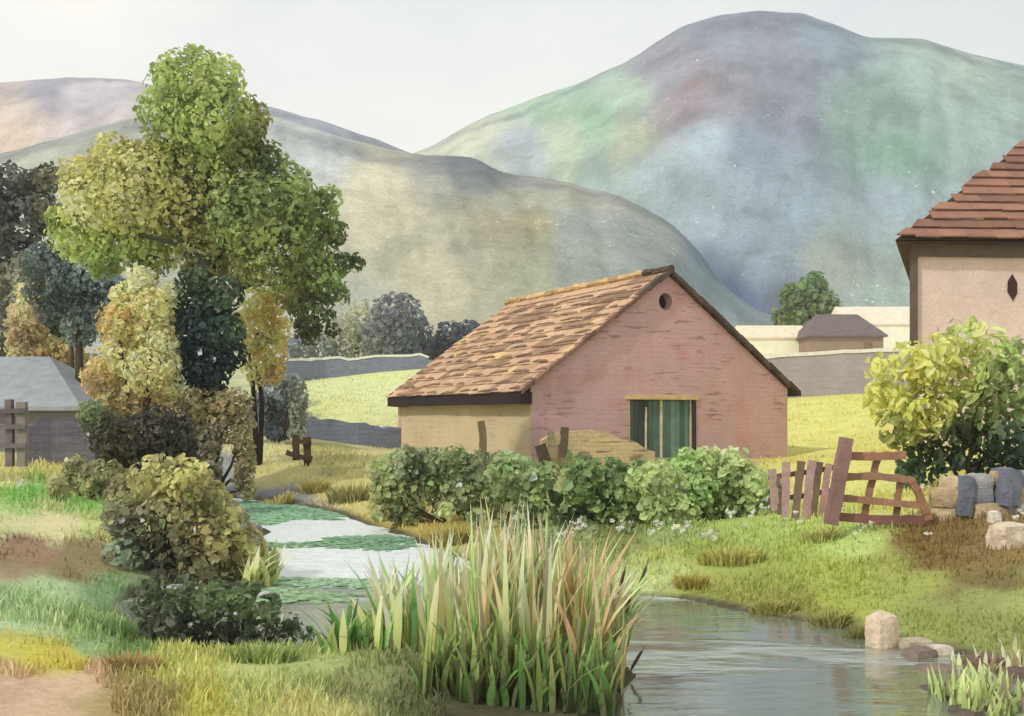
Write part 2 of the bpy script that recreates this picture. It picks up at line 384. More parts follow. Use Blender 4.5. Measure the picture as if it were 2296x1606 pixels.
def grid_faces(nr, nc):
    i = np.arange((nr - 1) * nc).reshape(nr - 1, nc)[:, :-1]
    return np.stack([i, i + 1, i + nc + 1, i + nc], -1).reshape(-1, 4)
Ys = np.geomspace(3.2, 165, 300); Us = np.concatenate([np.linspace(-2600, -420, 40), np.linspace(-400, 2700, 400), np.linspace(2725, 4900, 40)])
YY, UU = np.meshgrid(Ys, Us, indexing='ij'); XX = (UU - CU) / F * YY
ZZ = zg(XX, YY)
GK = 0.92
gc = ground_color(XX, YY, ZZ) / GK
# wet mud by the water line and the river bed
dd = river_dist(XX, YY)
mud = np.clip(1 - (dd / (0.10 + 0.006 * YY)), 0, 1)[..., None]
gc = gc * (1 - mud) + np.array([.09, .08, .045]) * mud
kind(mesh_np('ground', np.stack([XX, YY, ZZ], -1).reshape(-1, 3), grid_faces(*XX.shape), M_ground, None, np.clip(gc, 0, .8).reshape(-1, 3), True), 'structure')

# the sheet beyond, under the hills, out to the horizon
kind(mesh_np('terrain', [(-1380, 150, 5), (1380, 150, 5), (1380, 980, 5), (-1380, 980, 5)], [[0, 1, 2, 3]], M_ground, None, np.tile(A((150, 155, 120)), (4, 1))), 'structure')
kind(mesh_np('water', [(-45, 2.5, 0), (45, 2.5, 0), (45, 75, 0), (-45, 75, 0)], [[0, 1, 2, 3]], M_water), 'structure')

# ------------------------------------------------------------------ hills
def hill(name, crest, Y0, Y1, zb, pts, seed, relief, K):
    us = np.linspace(crest[0][0], crest[-1][0], 300)
    cv = np.interp(us, [c[0] for c in crest], [c[1] for c in crest])
    k = np.array([1, 4, 7, 4, 1.]) / 17; cv = np.convolve(np.pad(cv, 2, 'edge'), k, 'valid')
    cv = cv + 3.0 * fbm(np.stack([us / 40, 0 * us + seed, 0 * us], -1), 3)
    t = np.linspace(0, 1.5, 130)
    T_, U_ = np.meshgrid(t, us, indexing='ij')
    Yc = Y1 * (1 + 0.05 * np.sin(us / 260 + seed))
    Y_ = Y0 + (Yc[None] - Y0) * T_
    zc = EYE + (HZ - cv) / F * Yc
    s = np.where(T_ < 1, np.sin(np.clip(T_, 0, 1) * math.pi / 2) ** 1.1, 1 - 1.8 * (T_ - 1) ** 2)
    X_ = (U_ - CU) / F * Y_
    Z_ = zb + (zc[None] - zb) * s
    q = np.stack([X_ / 45, Y_ / 45, 0 * X_ + seed], -1)
    gul = 1 - np.abs(fbm(np.stack([U_ / 95 + .6 * fbm(q * .8, 3), 2.2 * T_, 0 * U_ + seed], -1), 4)) * 2.4
    Z_ = Z_ + relief * (fbm(q, 5) - .30 * np.clip(gul, 0, 1) ** 3) * np.clip(1.06 - T_, 0, 1) ** 0.6 * np.clip(T_ * 4, 0, 1)
    for _ in range(3):   # the skyline, not the summit line, is what the outline gives
        ap = ((Z_ - EYE) / Y_).max(0); Z_ = zb + (Z_ - zb) * (((HZ - cv) / F) / np.maximum(ap, 1e-4))[None]
    V_ = HZ + F * (EYE - Z_) / Y_
    g = np.array([p[:2] for p in pts], float); cl = lin(np.array([p[2:] for p in pts], float))
    u2 = U_ + 85 * fbm(q * .9 + 3, 5); v2 = np.where(T_ > 1, cv[None], V_) + 85 * fbm(q * .9 + 40, 5)
    d = ((np.stack([u2, v2], -1).reshape(-1, 1, 2) - g[None]) ** 2).sum(-1) + 900
    w = d ** -1.9; C = (w @ cl) / w.sum(1, keepdims=True)
    C = C * 1.02 - .02 * C.mean(1, keepdims=True)
    heath = fbm(q * 3.1 + 70, 5).reshape(-1, 1); C = C * (1 - .20 * sm((heath - .05) / .25)) * (1 + .08 * sm((-heath - .08) / .25))
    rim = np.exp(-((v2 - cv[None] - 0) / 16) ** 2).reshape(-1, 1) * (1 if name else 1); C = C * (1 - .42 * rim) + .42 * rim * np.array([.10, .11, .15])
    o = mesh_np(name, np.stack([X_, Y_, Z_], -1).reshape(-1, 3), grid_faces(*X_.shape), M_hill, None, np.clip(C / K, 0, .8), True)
    return kind(o, 'structure')
HK = 0.99
hill('hill', [(-1600, 420), (-600, 260), (0, 186), (150, 173), (280, 177), (400, 200), (600, 238), (700, 266), (800, 297), (880, 327), (1000, 380), (1300, 520)], 330, 620, 8,
     [(50, 250, 200, 180, 165), (10, 280, 215, 185, 155), (200, 200, 183, 175, 182), (250, 300, 195, 180, 175), (150, 330, 190, 175, 175), (100, 180, 165, 158, 170), (650, 260, 150, 155, 165),
      (800, 305, 140, 145, 158), (400, 300, 180, 175, 170), (-400, 350, 190, 175, 165)], 2, 9, HK)
hill('hill', [(-1500, 560), (-300, 430), (300, 262), (600, 256), (700, 287), (800, 317), (870, 336), (960, 348), (1060, 351), (1120, 386), (1250, 405), (1390, 440), (1500, 496), (1570, 566),
     (1620, 640), (1700, 700), (1800, 730), (2300, 760)], 150, 300, 9,
     [(700, 330, 185, 190, 185), (850, 420, 206, 198, 166), (1000, 400, 165, 165, 150), (900, 500, 202, 194, 160), (950, 600, 188, 182, 150), (1050, 366, 112, 116, 118), (1100, 385, 115, 122, 122), (1150, 450, 160, 160, 140),
      (1200, 500, 162, 156, 114), (1100, 520, 176, 168, 136), (1300, 520, 140, 148, 145), (1400, 520, 142, 150, 148), (1450, 600, 140, 148, 140), (1200, 620, 150, 152, 122), (1000, 640, 182, 174, 142), (1300, 430, 160, 160, 140),
      (1580, 600, 120, 140, 150), (920, 560, 150, 150, 125), (1060, 580, 160, 160, 135), (1330, 600, 140, 145, 135), (800, 700, 170, 172, 155), (1500, 700, 130, 140, 140), (200, 600, 170, 172, 155), (1390, 450, 165, 165, 150), (1240, 420, 165, 165, 150)], 5, 5, HK)
hill('hill', [(600, 470), (860, 372), (960, 331), (1040, 286), (1100, 256), (1200, 221), (1300, 186), (1400, 141), (1470, 96), (1530, 60), (1620, 33), (1700, 25), (1790, 30), (1850, 46), (1940, 84), (2060, 86),
     (2130, 106), (2200, 126), (2295, 146), (2700, 260), (3600, 420)], 260, 520, 8,
     [(1050, 310, 192, 195, 170), (1200, 250, 160, 190, 160), (1330, 270, 138, 175, 145), (1250, 340, 175, 187, 157), (1450, 320, 180, 187, 155), (1500, 150, 142, 142, 154), (1620, 60, 132, 137, 152), (1540, 175, 142, 118, 124), (1560, 250, 145, 130, 138),
      (1650, 220, 142, 136, 147), (1750, 130, 125, 128, 142), (1800, 280, 130, 135, 152), (1950, 250, 125, 152, 140), (1990, 360, 113, 155, 133), (2150, 130, 165, 182, 166), (2200, 250, 150, 173, 160), (1500, 400, 150, 168, 173), (1600, 330, 160, 178, 188),
      (1700, 350, 123, 138, 156), (1600, 450, 150, 165, 173), (1800, 450, 138, 156, 168), (2000, 480, 145, 162, 170), (1900, 600, 150, 158, 145), (1700, 600, 138, 153, 166), (1650, 680, 82, 98, 132), (1740, 700, 90, 100, 118), (2000, 650, 147, 162, 152),
      (1850, 60, 130, 148, 162), (2060, 110, 150, 170, 158), (1400, 200, 158, 180, 160), (1330, 400, 150, 168, 160), (1150, 340, 165, 175, 180), (2250, 400, 145, 165, 165), (2500, 300, 150, 170, 160)], 9, 9, HK)

# ------------------------------------------------------------------ foliage
def leaf_batch(Cn, Nn, size, cols, aspect=0.62, fold=0.18, droop=0.3):
    """one folded six-point leaf at each centre"""
    n = len(Cn); r = RNG.normal(0, 1, (n, 3)); r[:, 2] -= droop * 2
    t = r - Nn * (r * Nn).sum(1, keepdims=True); t /= np.linalg.norm(t, axis=1, keepdims=True) + 1e-9
    b = np.cross(Nn, t); s = size[:, None]
    k = [(-.5, 0, 0), (-.22, .42, 1), (.2, .38, 1), (.5, 0, 0), (.2, -.38, 1), (-.22, -.42, 1)]
    V = np.stack([Cn + t * s * (a * RNG.uniform(.85, 1.15, (n, 1))) + b * s * (c * aspect * RNG.uniform(.75, 1.25, (n, 1)) * 1.2) + Nn * s * (f * fold) for a, c, f in k], 1)
    i = np.arange(n)[:, None] * 6
    Fq = np.concatenate([i + np.array([[0, 1, 2, 3]]), i + np.array([[0, 3, 4, 5]])])
    return V.reshape(-1, 3), Fq, np.repeat(cols, 6, 0)

def crown(name, lobes, Y, leaf, parent=None, depth=0.7, dens=3.0, dark=0.62, light=1.25, patch=38, jitter=0.10, aspect=0.62, droop=0.3, fleck=0.005, LK=0.47, mat=None, up=0.15, fs=1.0):
    """leaves on and in lobes given as (column, row, radius, sRGB[, extra depth])"""
    s = Y / F; cen = []; rad = []; cc = []
    for l in lobes:
        u, v, r, c = l[:4]; dy = l[4] if len(l) > 4 else RNG.uniform(-1, 1) * depth * r * s
        p = P(u, v, Y + dy); cen.append(p); rad.append(r * s * (Y + dy) / Y); cc.append(lin(c))
    cen = np.array(cen); rad = np.array(rad); cc = np.array(cc)
    Vs, Ns, Cs, Zs = [], [], [], []
    for i in range(len(lobes)):
        r_px = rad[i] / s
        n = int(dens * 2 * math.pi * r_px ** 2 / (0.62 * leaf * leaf))
        d = RNG.normal(0, 1, (n, 3)); d /= np.linalg.norm(d, axis=1, keepdims=True)
        bum = 1 + 0.16 * fbm(d * 2.3 + i * 7, 3)
        rr = rad[i] * bum * RNG.uniform(0, 1, n) ** 0.28
        p = cen[i] + d * rr[:, None] * np.array([1, 0.9, 1])
        nn = d * 0.9 + RNG.normal(0, .45, (n, 3)) + np.array([0, 0, up]); nn /= np.linalg.norm(nn, axis=1, keepdims=True)
        Vs.append(p); Ns.append(nn)
    Pn = np.concatenate(Vs); Nn = np.concatenate(Ns)
    g = zg(Pn[:, 0], np.clip(Pn[:, 1], 3.3, 160)); ok = Pn[:, 2] > np.maximum(g, -.02) + 0.02
    cl = fbm(Pn / (110 * s) + 11, 2); ok &= cl > -0.45
    Pn = Pn[ok]; Nn = Nn[ok]; n = len(Pn)
    d2 = np.stack([((Pn - cen[i]) ** 2).sum(1) / rad[i] ** 2 for i in range(len(cen))], 1) + 0.12
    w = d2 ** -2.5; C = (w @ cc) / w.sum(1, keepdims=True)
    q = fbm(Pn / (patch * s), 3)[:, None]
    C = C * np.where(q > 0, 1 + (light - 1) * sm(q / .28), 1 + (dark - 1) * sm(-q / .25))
    C = C * np.clip(RNG.normal(1, jitter, (n, 1)), .6, 1.5) * np.clip(RNG.normal(1, .05, (n, 3)), .8, 1.2)
    fl = RNG.random(n) < fleck; C[fl] = lin((228, 226, 205)) * .9
    size = leaf * s * np.clip(RNG.lognormal(-.06, .34, n), .4, 1.9) * fs
    C = C * .9 + .1 * C.mean(1, keepdims=True)
    V, Fq, CC = leaf_batch(Pn, Nn, size, np.clip(C / LK, .004, .85), aspect, .18, droop)
    o = mesh_np(name, V, Fq, mat or M_leaf, parent, CC)
    return o
def branch(mb, pts, Y, r0, r1, col, n=9):
    """pts (u, v[, depth]) with pixel radii r0 -> r1"""
    pp = [P(p[0], p[1], Y + (p[2] if len(p) > 2 else 0)) for p in pts]
    rr = [(r0 + (r1 - r0) * i / (len(pp) - 1)) * Y / F for i in range(len(pp))]
    mb.tube(pp, rr, n, col)
def plant(name, label, cat, u, Y, group=None):
    x = (u - CU) / F * Y
    return tag(empty(name, (x, Y, zg1(x, Y))), label, cat, group)
def keep(o, root):
    """parent o (built in world space) to root without moving it"""
    o.parent = root; o.matrix_parent_inverse = Matrix.Translation(Vector(root.location)).inverted() if root.rotation_euler.z == 0 else root.matrix_basis.inverted()
    return o
def shrub(name, label, cat, lobes, Y, leaf, stem=None, group=None, crown_name='foliage', bark=(70, 60, 45), **kw):
    u = float(np.mean([l[0] for l in lobes])); vmax = max(l[1] + l[2] for l in lobes)
    if cat == 'bush':      # leaf down to the ground
        gz = zg1((u - CU) / F * Y, Y); gv = HZ + (EYE - gz) / Y * F; ext = []
        for l in lobes:
            if any(abs(o[0] - l[0]) < .9 * l[2] and o[1] > l[1] + 5 for o in lobes): continue
            v_ = l[1] + l[2] * .9
            while v_ < gv - 6: ext.append((l[0] + RNG.uniform(-8, 8), v_, l[2] * .85, l[3])); v_ += l[2] * .8
        lobes = list(lobes) + ext
    root = plant(name, label, cat, u, Y, group)
    keep(crown(crown_name, lobes, Y, leaf, None, **kw), root)
    mb = MB(); gz = root.location.z; gv = HZ + (EYE - gz) / Y * F
    if stem is None:
        for k in range(4):
            l = lobes[int(RNG.integers(len(lobes)))]
            branch(mb, [(u + RNG.uniform(-12, 12), gv + 4), ((u + l[0]) / 2 + RNG.uniform(-8, 8), (gv + l[1]) / 2), (l[0], l[1])], Y, 5, 1.5, A(bark, .8), 6)
    else:
        for (pts, r0, r1) in stem: pts = [(pts[0][0], max(pts[0][1], gv + 8))] + pts[1:]; branch(mb, pts, Y, r0, r1, A(bark, .8))
    keep(mb.build('trunk' if cat == 'tree' else 'stem', M_bark, None, True), root)
    return root

# the great tree
YL, GR, DG, OL = (174, 170, 104), (112, 128, 66), (84, 98, 50), (128, 124, 68)
LG = (128, 142, 62)
T = 33.0
lob = [(435, 195, 92, (130, 142, 68)), (392, 190, 64, (118, 132, 66)), (488, 182, 62, (138, 150, 80)), (385, 265, 78, (115, 130, 62)), (478, 285, 108, (122, 134, 62)), (560, 262, 46, (120, 112, 50)), (540, 320, 62, (115, 118, 55)),
       (350, 350, 50, (120, 108, 45)), (430, 370, 105, (118, 124, 52)), (520, 390, 95, (110, 118, 48)), (300, 420, 100, YL), (225, 455, 92, (172, 170, 95)), (255, 360, 60, (150, 146, 76)), (175, 395, 45, (140, 130, 75)), (180, 520, 74, LG), (265, 535, 78, LG),
       (350, 500, 100, (140, 146, 66)), (345, 420, 80, (158, 158, 82)), (430, 480, 90, (135, 128, 60)), (490, 540, 90, OL), (560, 480, 100, GR), (600, 360, 45, (88, 102, 45)), (640, 430, 72, GR), (690, 480, 70, (98, 114, 48)), (600, 560, 96, (105, 112, 45)), (690, 560, 76, GR),
       (725, 620, 52, GR), (665, 650, 56, OL), (700, 700, 52, DG), (740, 445, 30, GR), (752, 520, 30, (100, 108, 48)), (770, 590, 25, DG), (795, 590, 20, (70, 82, 40)), (690, 742, 32, (62, 60, 32)), (745, 742, 16, (62, 66, 34)), (760, 660, 24, DG), (555, 600, 48, OL), (230, 590, 40, (95, 118, 48)), (340, 585, 44, (105, 118, 48)), (130, 490, 28, LG),
       (450, 585, 60, (105, 110, 50))]
root = plant('broadleaf_tree', 'tall broadleaf tree with a domed olive green crown, standing before the hills', 'tree', 455, T)
keep(crown('crown', lob, T, 12.5, None, LK=.40, dens=2.3, patch=42, dark=.66), root)
mb = MB(); BK = A((74, 84, 62), .9)
branch(mb, [(464, 1062), (462, 1010), (460, 860), (455, 720), (452, 640), (452, 575)], T - .6, 30, 15, BK, 12)
keep(mb.build('trunk', M_bark, None, True), root)
for pts, r0, r1 in (([(452, 640), (425, 580), (400, 520), (370, 460)], 13, 5), ([(456, 640), (490, 570), (520, 520), (560, 450)], 13, 5), ([(453, 480), (420, 400), (375, 330), (372, 300)], 9, 3), ([(455, 440), (475, 340), (490, 270)], 9, 3),
                    ([(456, 430), (520, 340), (530, 290)], 7, 2), ([(460, 680), (560, 640), (640, 610)], 9, 3), ([(455, 560), (330, 530), (230, 500)], 8, 3)):
    mb = MB(); branch(mb, pts, T - .2, r0 * .8, r1 * .8, BK, 8); keep(mb.build('limb', M_bark, None, True), root)
# dark blades of leaf seen against the light crown are part of its crown colour

# ivy-dark bush round its foot
IV = (48, 72, 62); IV2 = (40, 58, 62)
shrub('ivy_bush', 'dark blue green ivy bush smothering the foot of the tall tree', 'ivy', [(465, 690, 55, IV), (430, 640, 42, (70, 90, 60)), (505, 660, 42, (70, 85, 60)), (450, 750, 55, IV2), (505, 745, 45, (55, 80, 58)), (470, 810, 58, IV2), (520, 800, 34, IV), (420, 720, 30, IV), (425, 790, 34, IV2), (398, 700, 34, IV), (398, 770, 34, IV2), (400, 835, 34, IV2), (470, 855, 45, (38, 52, 58))], T - 1.6, 13, dens=2.6, patch=30, light=1.4)

# the belt of shrubs and trees along the left bank
OC = (176, 162, 98); OC2 = (198, 184, 116); TN = (168, 148, 104)
shrub('dark_tree', 'dark grey green tree rising highest at the picture edge', 'tree', [(20, 420, 55, (82, 82, 76)), (75, 430, 52, (80, 82, 70)), (110, 400, 34, (98, 96, 70)), (40, 500, 70, (86, 86, 84)), (100, 480, 45, (100, 98, 70)), (-40, 470, 80, (80, 82, 76)), (-30, 600, 80, (88, 92, 80)), (40, 580, 52, (92, 96, 82))], 48, 13, stem=[([(20, 1000), (15, 800), (20, 600), (25, 470)], 16, 6), ([(18, 700), (60, 560), (90, 470)], 8, 3)], crown_name='crown', dens=2.4)
shrub('blue_conifer', 'slate blue conifer half hidden behind the light side of the tall tree', 'tree', [(140, 580, 52, (92, 105, 105)), (200, 620, 52, (90, 108, 106)), (240, 650, 42, (100, 115, 122)), (150, 640, 48, (88, 102, 100)), (90, 590, 44, (86, 98, 92)), (120, 690, 44, (92, 104, 98)), (180, 735, 46, (96, 108, 100)), (250, 720, 44, (98, 112, 112)), (90, 650, 40, (100, 108, 92)), (270, 660, 36, (92, 108, 100)), (210, 690, 40, (98, 112, 118)), (190, 560, 44, (84, 100, 92))], 41, 11, stem=[([(180, 980), (178, 800), (175, 600)], 12, 5)], crown_name='crown', dens=2.4)
shrub('grey_bush', 'grey olive bush at the picture edge below the dark tree', 'bush', [(20, 640, 50, (125, 125, 105)), (60, 600, 40, (120, 122, 100)), (-20, 700, 60, (120, 122, 105)), (5, 770, 40, (105, 105, 85)), (10, 810, 26, (78, 76, 70))], 46, 12, dens=2.4)
shrub('tan_shrub', 'tall pale tan shrub above the grey shed roof', 'bush', [(85, 690, 62, (176, 158, 116)), (120, 750, 56, (172, 150, 100)), (60, 730, 48, (172, 155, 112)), (150, 800, 46, (172, 154, 98)), (195, 835, 42, (172, 154, 98)), (110, 800, 36, (175, 150, 90)), (175, 880, 30, (160, 140, 90))], 45, 12, dens=2.4, dark=.75)
shrub('green_sapling', 'small bright green sapling between the tan and the yellow shrubs', 'tree', [(140, 640, 32, (105, 128, 66)), (160, 690, 36, (98, 118, 58)), (180, 735, 34, (72, 92, 44)), (135, 725, 30, (78, 96, 48)), (200, 700, 26, (105, 120, 66))], 44, 11, stem=[([(165, 1000), (162, 850), (160, 700)], 6, 3)], crown_name='crown', dens=2.6)
shrub('ochre_shrub', 'tall ochre yellow shrub in front of the tall tree', 'bush', [(315, 630, 36, OC2), (300, 680, 56, OC), (345, 690, 44, OC2), (260, 720, 46, (184, 152, 88)), (320, 750, 62, OC), (365, 760, 36, OC2), (270, 800, 56, (174, 156, 96)), (340, 830, 60, OC2), (230, 850, 50, (158, 136, 88)), (300, 890, 62, (160, 146, 90)), (375, 870, 40, OC2), (378, 700, 34, OC), (384, 810, 34, OC2), (382, 650, 24, OC2), (245, 920, 44, (135, 125, 78)), (370, 930, 44, (190, 165, 98)), (320, 955, 40, (146, 124, 80))], 31, 12,
      stem=[([(300, 1040), (290, 900), (272, 800), (268, 740)], 8, 4), ([(310, 1040), (330, 860), (345, 760)], 6, 3), ([(300, 1000), (345, 840), (352, 830)], 6, 3)], dens=2.3, dark=.72, fleck=.01, bark=(80, 62, 48))
shrub('olive_bush', 'low olive tan bush at the foot of the twin stemmed yellow tree', 'bush', [(470, 905, 50, (160, 148, 98)), (525, 910, 44, (150, 138, 92)), (440, 940, 40, (150, 140, 96)), (500, 950, 46, (138, 130, 92)), (545, 950, 30, (142, 134, 92)), (470, 985, 34, (130, 124, 95)), (430, 900, 34, (150, 140, 94))], 31.3, 11, dens=2.6, dark=.72)
shrub('yellow_tree', 'slim yellow leaved tree on two dark stems', 'tree', [(575, 680, 40, (205, 182, 104)), (610, 675, 36, (190, 165, 90)), (585, 730, 50, (198, 172, 98)), (620, 735, 34, (178, 155, 88)), (560, 770, 34, (210, 185, 105)), (605, 785, 42, (190, 165, 92)), (580, 830, 36, (188, 162, 92)), (615, 835, 28, (165, 150, 90)), (540, 720, 26, (205, 180, 100))], 36.5, 12,
      stem=[([(574, 1000), (572, 930), (566, 850), (556, 780)], 7, 3), ([(582, 1000), (588, 900), (576, 820), (578, 740)], 7, 3)], crown_name='crown', bark=(52, 42, 34), dens=2.3, dark=.74, fleck=.01)
shrub('slate_bush', 'slate blue bush shading the corner of the pale field', 'bush', [(620, 890, 44, (105, 112, 118)), (650, 868, 34, (110, 116, 112)), (615, 935, 34, (112, 118, 130)), (665, 885, 26, (125, 130, 115)), (590, 910, 30, (100, 106, 112))], 46, 11, dens=2.6)
shrub('brown_bush', 'dark brown green bush spreading at the foot of the ochre shrub', 'bush', [(235, 965, 46, (82, 80, 58)), (295, 975, 52, (70, 66, 52)), (350, 960, 52, (78, 72, 66)), (400, 965, 42, (78, 76, 62)), (415, 1000, 32, (66, 66, 50)), (260, 1010, 36, (74, 72, 48)), (330, 1010, 42, (64, 60, 46)), (385, 1010, 36, (66, 66, 50)), (205, 930, 34, (110, 124, 84))], 27.5, 12, dens=2.6, dark=.7)
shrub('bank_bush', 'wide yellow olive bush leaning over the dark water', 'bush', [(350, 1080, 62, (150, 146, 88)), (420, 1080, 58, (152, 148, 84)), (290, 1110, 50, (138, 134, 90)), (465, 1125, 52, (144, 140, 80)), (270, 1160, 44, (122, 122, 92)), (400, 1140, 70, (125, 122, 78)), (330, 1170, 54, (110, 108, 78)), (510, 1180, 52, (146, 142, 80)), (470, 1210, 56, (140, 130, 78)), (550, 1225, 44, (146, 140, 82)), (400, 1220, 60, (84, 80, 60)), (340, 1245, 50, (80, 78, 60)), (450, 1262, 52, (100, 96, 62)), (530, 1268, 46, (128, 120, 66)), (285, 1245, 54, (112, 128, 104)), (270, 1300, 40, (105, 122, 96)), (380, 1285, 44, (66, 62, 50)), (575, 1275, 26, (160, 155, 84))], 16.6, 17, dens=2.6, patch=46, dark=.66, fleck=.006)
for (u, v, r, Y, c, lb) in ((128, 1085, 20, 21.5, (140, 136, 92), 'small grey green tuft of scrub alone on the pale turf'), (172, 1050, 30, 23, (150, 146, 96), 'grey olive scrub bush under the dark stone wall'), (215, 1065, 34, 22.5, (140, 138, 90), 'round olive scrub bush beside the brown bush'), (258, 1058, 26, 23.4, (142, 136, 84), 'olive scrub bush just under the dark brown bush')):
    shrub('scrub_bush', lb, 'bush', [(u, v, r, c), (u + 8, v + 12, r * .8, c), (u - 9, v + 8, r * .7, c)], Y, 12, group='scrub bushes on the left bank', dens=2.6)

shrub('reflection_plants', 'low dark green plants standing in for the dark reflection on the water below the yellow olive bush', 'marsh plants', [(330, 1352, 40, (78, 84, 58)), (400, 1356, 42, (76, 92, 54)), (470, 1350, 40, (80, 98, 56)), (540, 1352, 38, (84, 100, 58)), (605, 1362, 32, (86, 100, 64)), (355, 1405, 44, (62, 66, 50)), (430, 1412, 46, (56, 62, 48)), (510, 1408, 44, (60, 66, 50)), (585, 1405, 38, (66, 74, 56)), (650, 1402, 28, (74, 84, 62)), (400, 1450, 40, (60, 62, 48)), (480, 1460, 42, (56, 58, 46)), (560, 1456, 38, (58, 62, 48)), (640, 1440, 32, (70, 78, 58)), (690, 1432, 20, (80, 92, 66)), (345, 1318, 30, (70, 76, 54)), (420, 1316, 30, (72, 84, 52)), (495, 1318, 30, (76, 90, 54)), (560, 1324, 26, (82, 96, 58))], 11.9, 20, dens=2.3, dark=.8, light=1.15, patch=60, depth=1.4, fs=.9)  # plants added to darken the water like the bank's shadowed reflection
# trees beyond the pale field
shrub('round_tree', 'round charcoal grey tree behind the pale field and its wall', 'tree', [(890, 715, 62, (104, 107, 110)), (930, 760, 50, (92, 96, 102)), (860, 760, 54, (112, 114, 112)), (900, 780, 46, (96, 100, 106))], 120, 12, jitter=.06, stem=[([(895, 860), (893, 740)], 7, 4)], crown_name='crown', dens=2.6, dark=.85, light=1.1)
shrub('round_tree', 'pale olive tree next to the charcoal tree beyond the field', 'tree', [(815, 725, 54, (150, 150, 122)), (770, 755, 50, (140, 142, 120)), (820, 775, 44, (138, 140, 120)), (720, 780, 38, (120, 126, 122)), (670, 782, 34, (118, 124, 126))], 124, 12, jitter=.06, stem=[([(800, 860), (800, 750)], 7, 4)], crown_name='crown', dens=2.6, dark=.85, light=1.1)
shrub('round_tree', 'low blackish tree peeping over the far eave of the barn roof', 'tree', [(1010, 755, 36, (78, 82, 90)), (1050, 748, 34, (74, 78, 86)), (1000, 785, 34, (70, 74, 82)), (1080, 765, 30, (74, 78, 84)), (970, 785, 28, (84, 88, 95))], 122, 12, jitter=.06, stem=[([(1030, 860), (1030, 780)], 7, 4)], crown_name='crown', dens=2.6, dark=.85, light=1.1)
shrub('round_tree', 'small rich green tree above the dark roofed cottage', 'tree', [(1820, 645, 34, (92, 120, 72)), (1775, 665, 32, (98, 116, 66)), (1845, 685, 38, (98, 115, 66)), (1795, 700, 46, (98, 114, 64)), (1855, 710, 30, (94, 110, 62)), (1750, 715, 24, (98, 112, 64)), (1830, 625, 18, (92, 120, 72))], 112, 11, jitter=.06, stem=[([(1815, 800), (1815, 700)], 7, 4)], crown_name='crown', dens=2.8, dark=.82, light=1.12)

# hedge bushes before the barn
HG = (108, 118, 80); H2 = (124, 138, 92); H3 = (140, 155, 92)
shrub('hedge_bush', 'long dark green hedge bush before the tan barn wall', 'bush', [(850, 1055, 28, (126, 130, 80)), (905, 1045, 44, HG), (960, 1040, 40, HG), (1015, 1050, 48, (96, 108, 62)), (1075, 1060, 50, HG), (960, 1085, 44, (98, 112, 60)), (1030, 1100, 44, HG), (1110, 1085, 44, H2), (890, 1085, 28, (116, 124, 74)), (1060, 1135, 36, (92, 102, 58)), (1130, 1130, 40, (112, 124, 76)), (990, 1130, 30, (112, 118, 70)), (930, 1110, 32, (120, 124, 74)), (1000, 1150, 22, (140, 146, 92), -1.5), (1070, 1165, 24, (128, 138, 84), -1.6)], 24.2, 13, LK=.40, dens=2.3, aspect=.8, patch=44)
shrub('hedge_bush', 'mid green bush with broad leaves before the pink gable', 'bush', [(1170, 1070, 48, H2), (1230, 1085, 54, (112, 132, 74)), (1300, 1075, 56, (100, 122, 66)), (1370, 1080, 56, (92, 115, 60)), (1190, 1130, 46, (112, 128, 70)), (1270, 1140, 50, (82, 102, 52)), (1350, 1140, 48, (100, 120, 62)), (1420, 1100, 46, (118, 134, 76)), (1420, 1150, 38, (110, 126, 68)), (1150, 1165, 34, (120, 130, 78)), (1230, 1175, 38, (92, 110, 62)), (1320, 1175, 40, (112, 124, 74)), (1400, 1175, 34, (128, 136, 82)), (1130, 1050, 40, (112, 126, 78)), (1150, 1198, 22, (140, 150, 96), -1.8), (1235, 1205, 24, (118, 134, 82), -2), (1330, 1208, 26, (136, 148, 94), -2), (1420, 1198, 24, (142, 152, 98), -1.8)], 22.6, 15, LK=.40, dens=2.3, aspect=.85, patch=50)
shrub('hedge_bush', 'pale sage green bush between the barn door and the broken paling', 'bush', [(1480, 1080, 50, (130, 142, 86)), (1540, 1050, 46, (112, 132, 74)), (1590, 1040, 42, (150, 165, 104)), (1640, 1050, 48, (152, 168, 108)), (1560, 1100, 54, (104, 124, 68)), (1620, 1110, 54, (120, 138, 78)), (1680, 1080, 44, (140, 156, 96)), (1520, 1140, 46, (140, 152, 92)), (1600, 1155, 42, (126, 142, 82)), (1670, 1135, 42, (122, 138, 80)), (1470, 1140, 40, (132, 146, 88)), (1720, 1110, 26, (120, 136, 78)), (1500, 1180, 34, (142, 152, 96)), (1580, 1185, 36, (132, 146, 90)), (1660, 1170, 34, (138, 150, 94)), (1440, 1070, 40, (132, 146, 90)), (1520, 1204, 24, (146, 156, 100), -1.6), (1600, 1206, 24, (134, 148, 92), -1.6), (1680, 1190, 22, (146, 156, 100), -1.4)], 22, 14, LK=.40, dens=2.3, aspect=.8, patch=46)
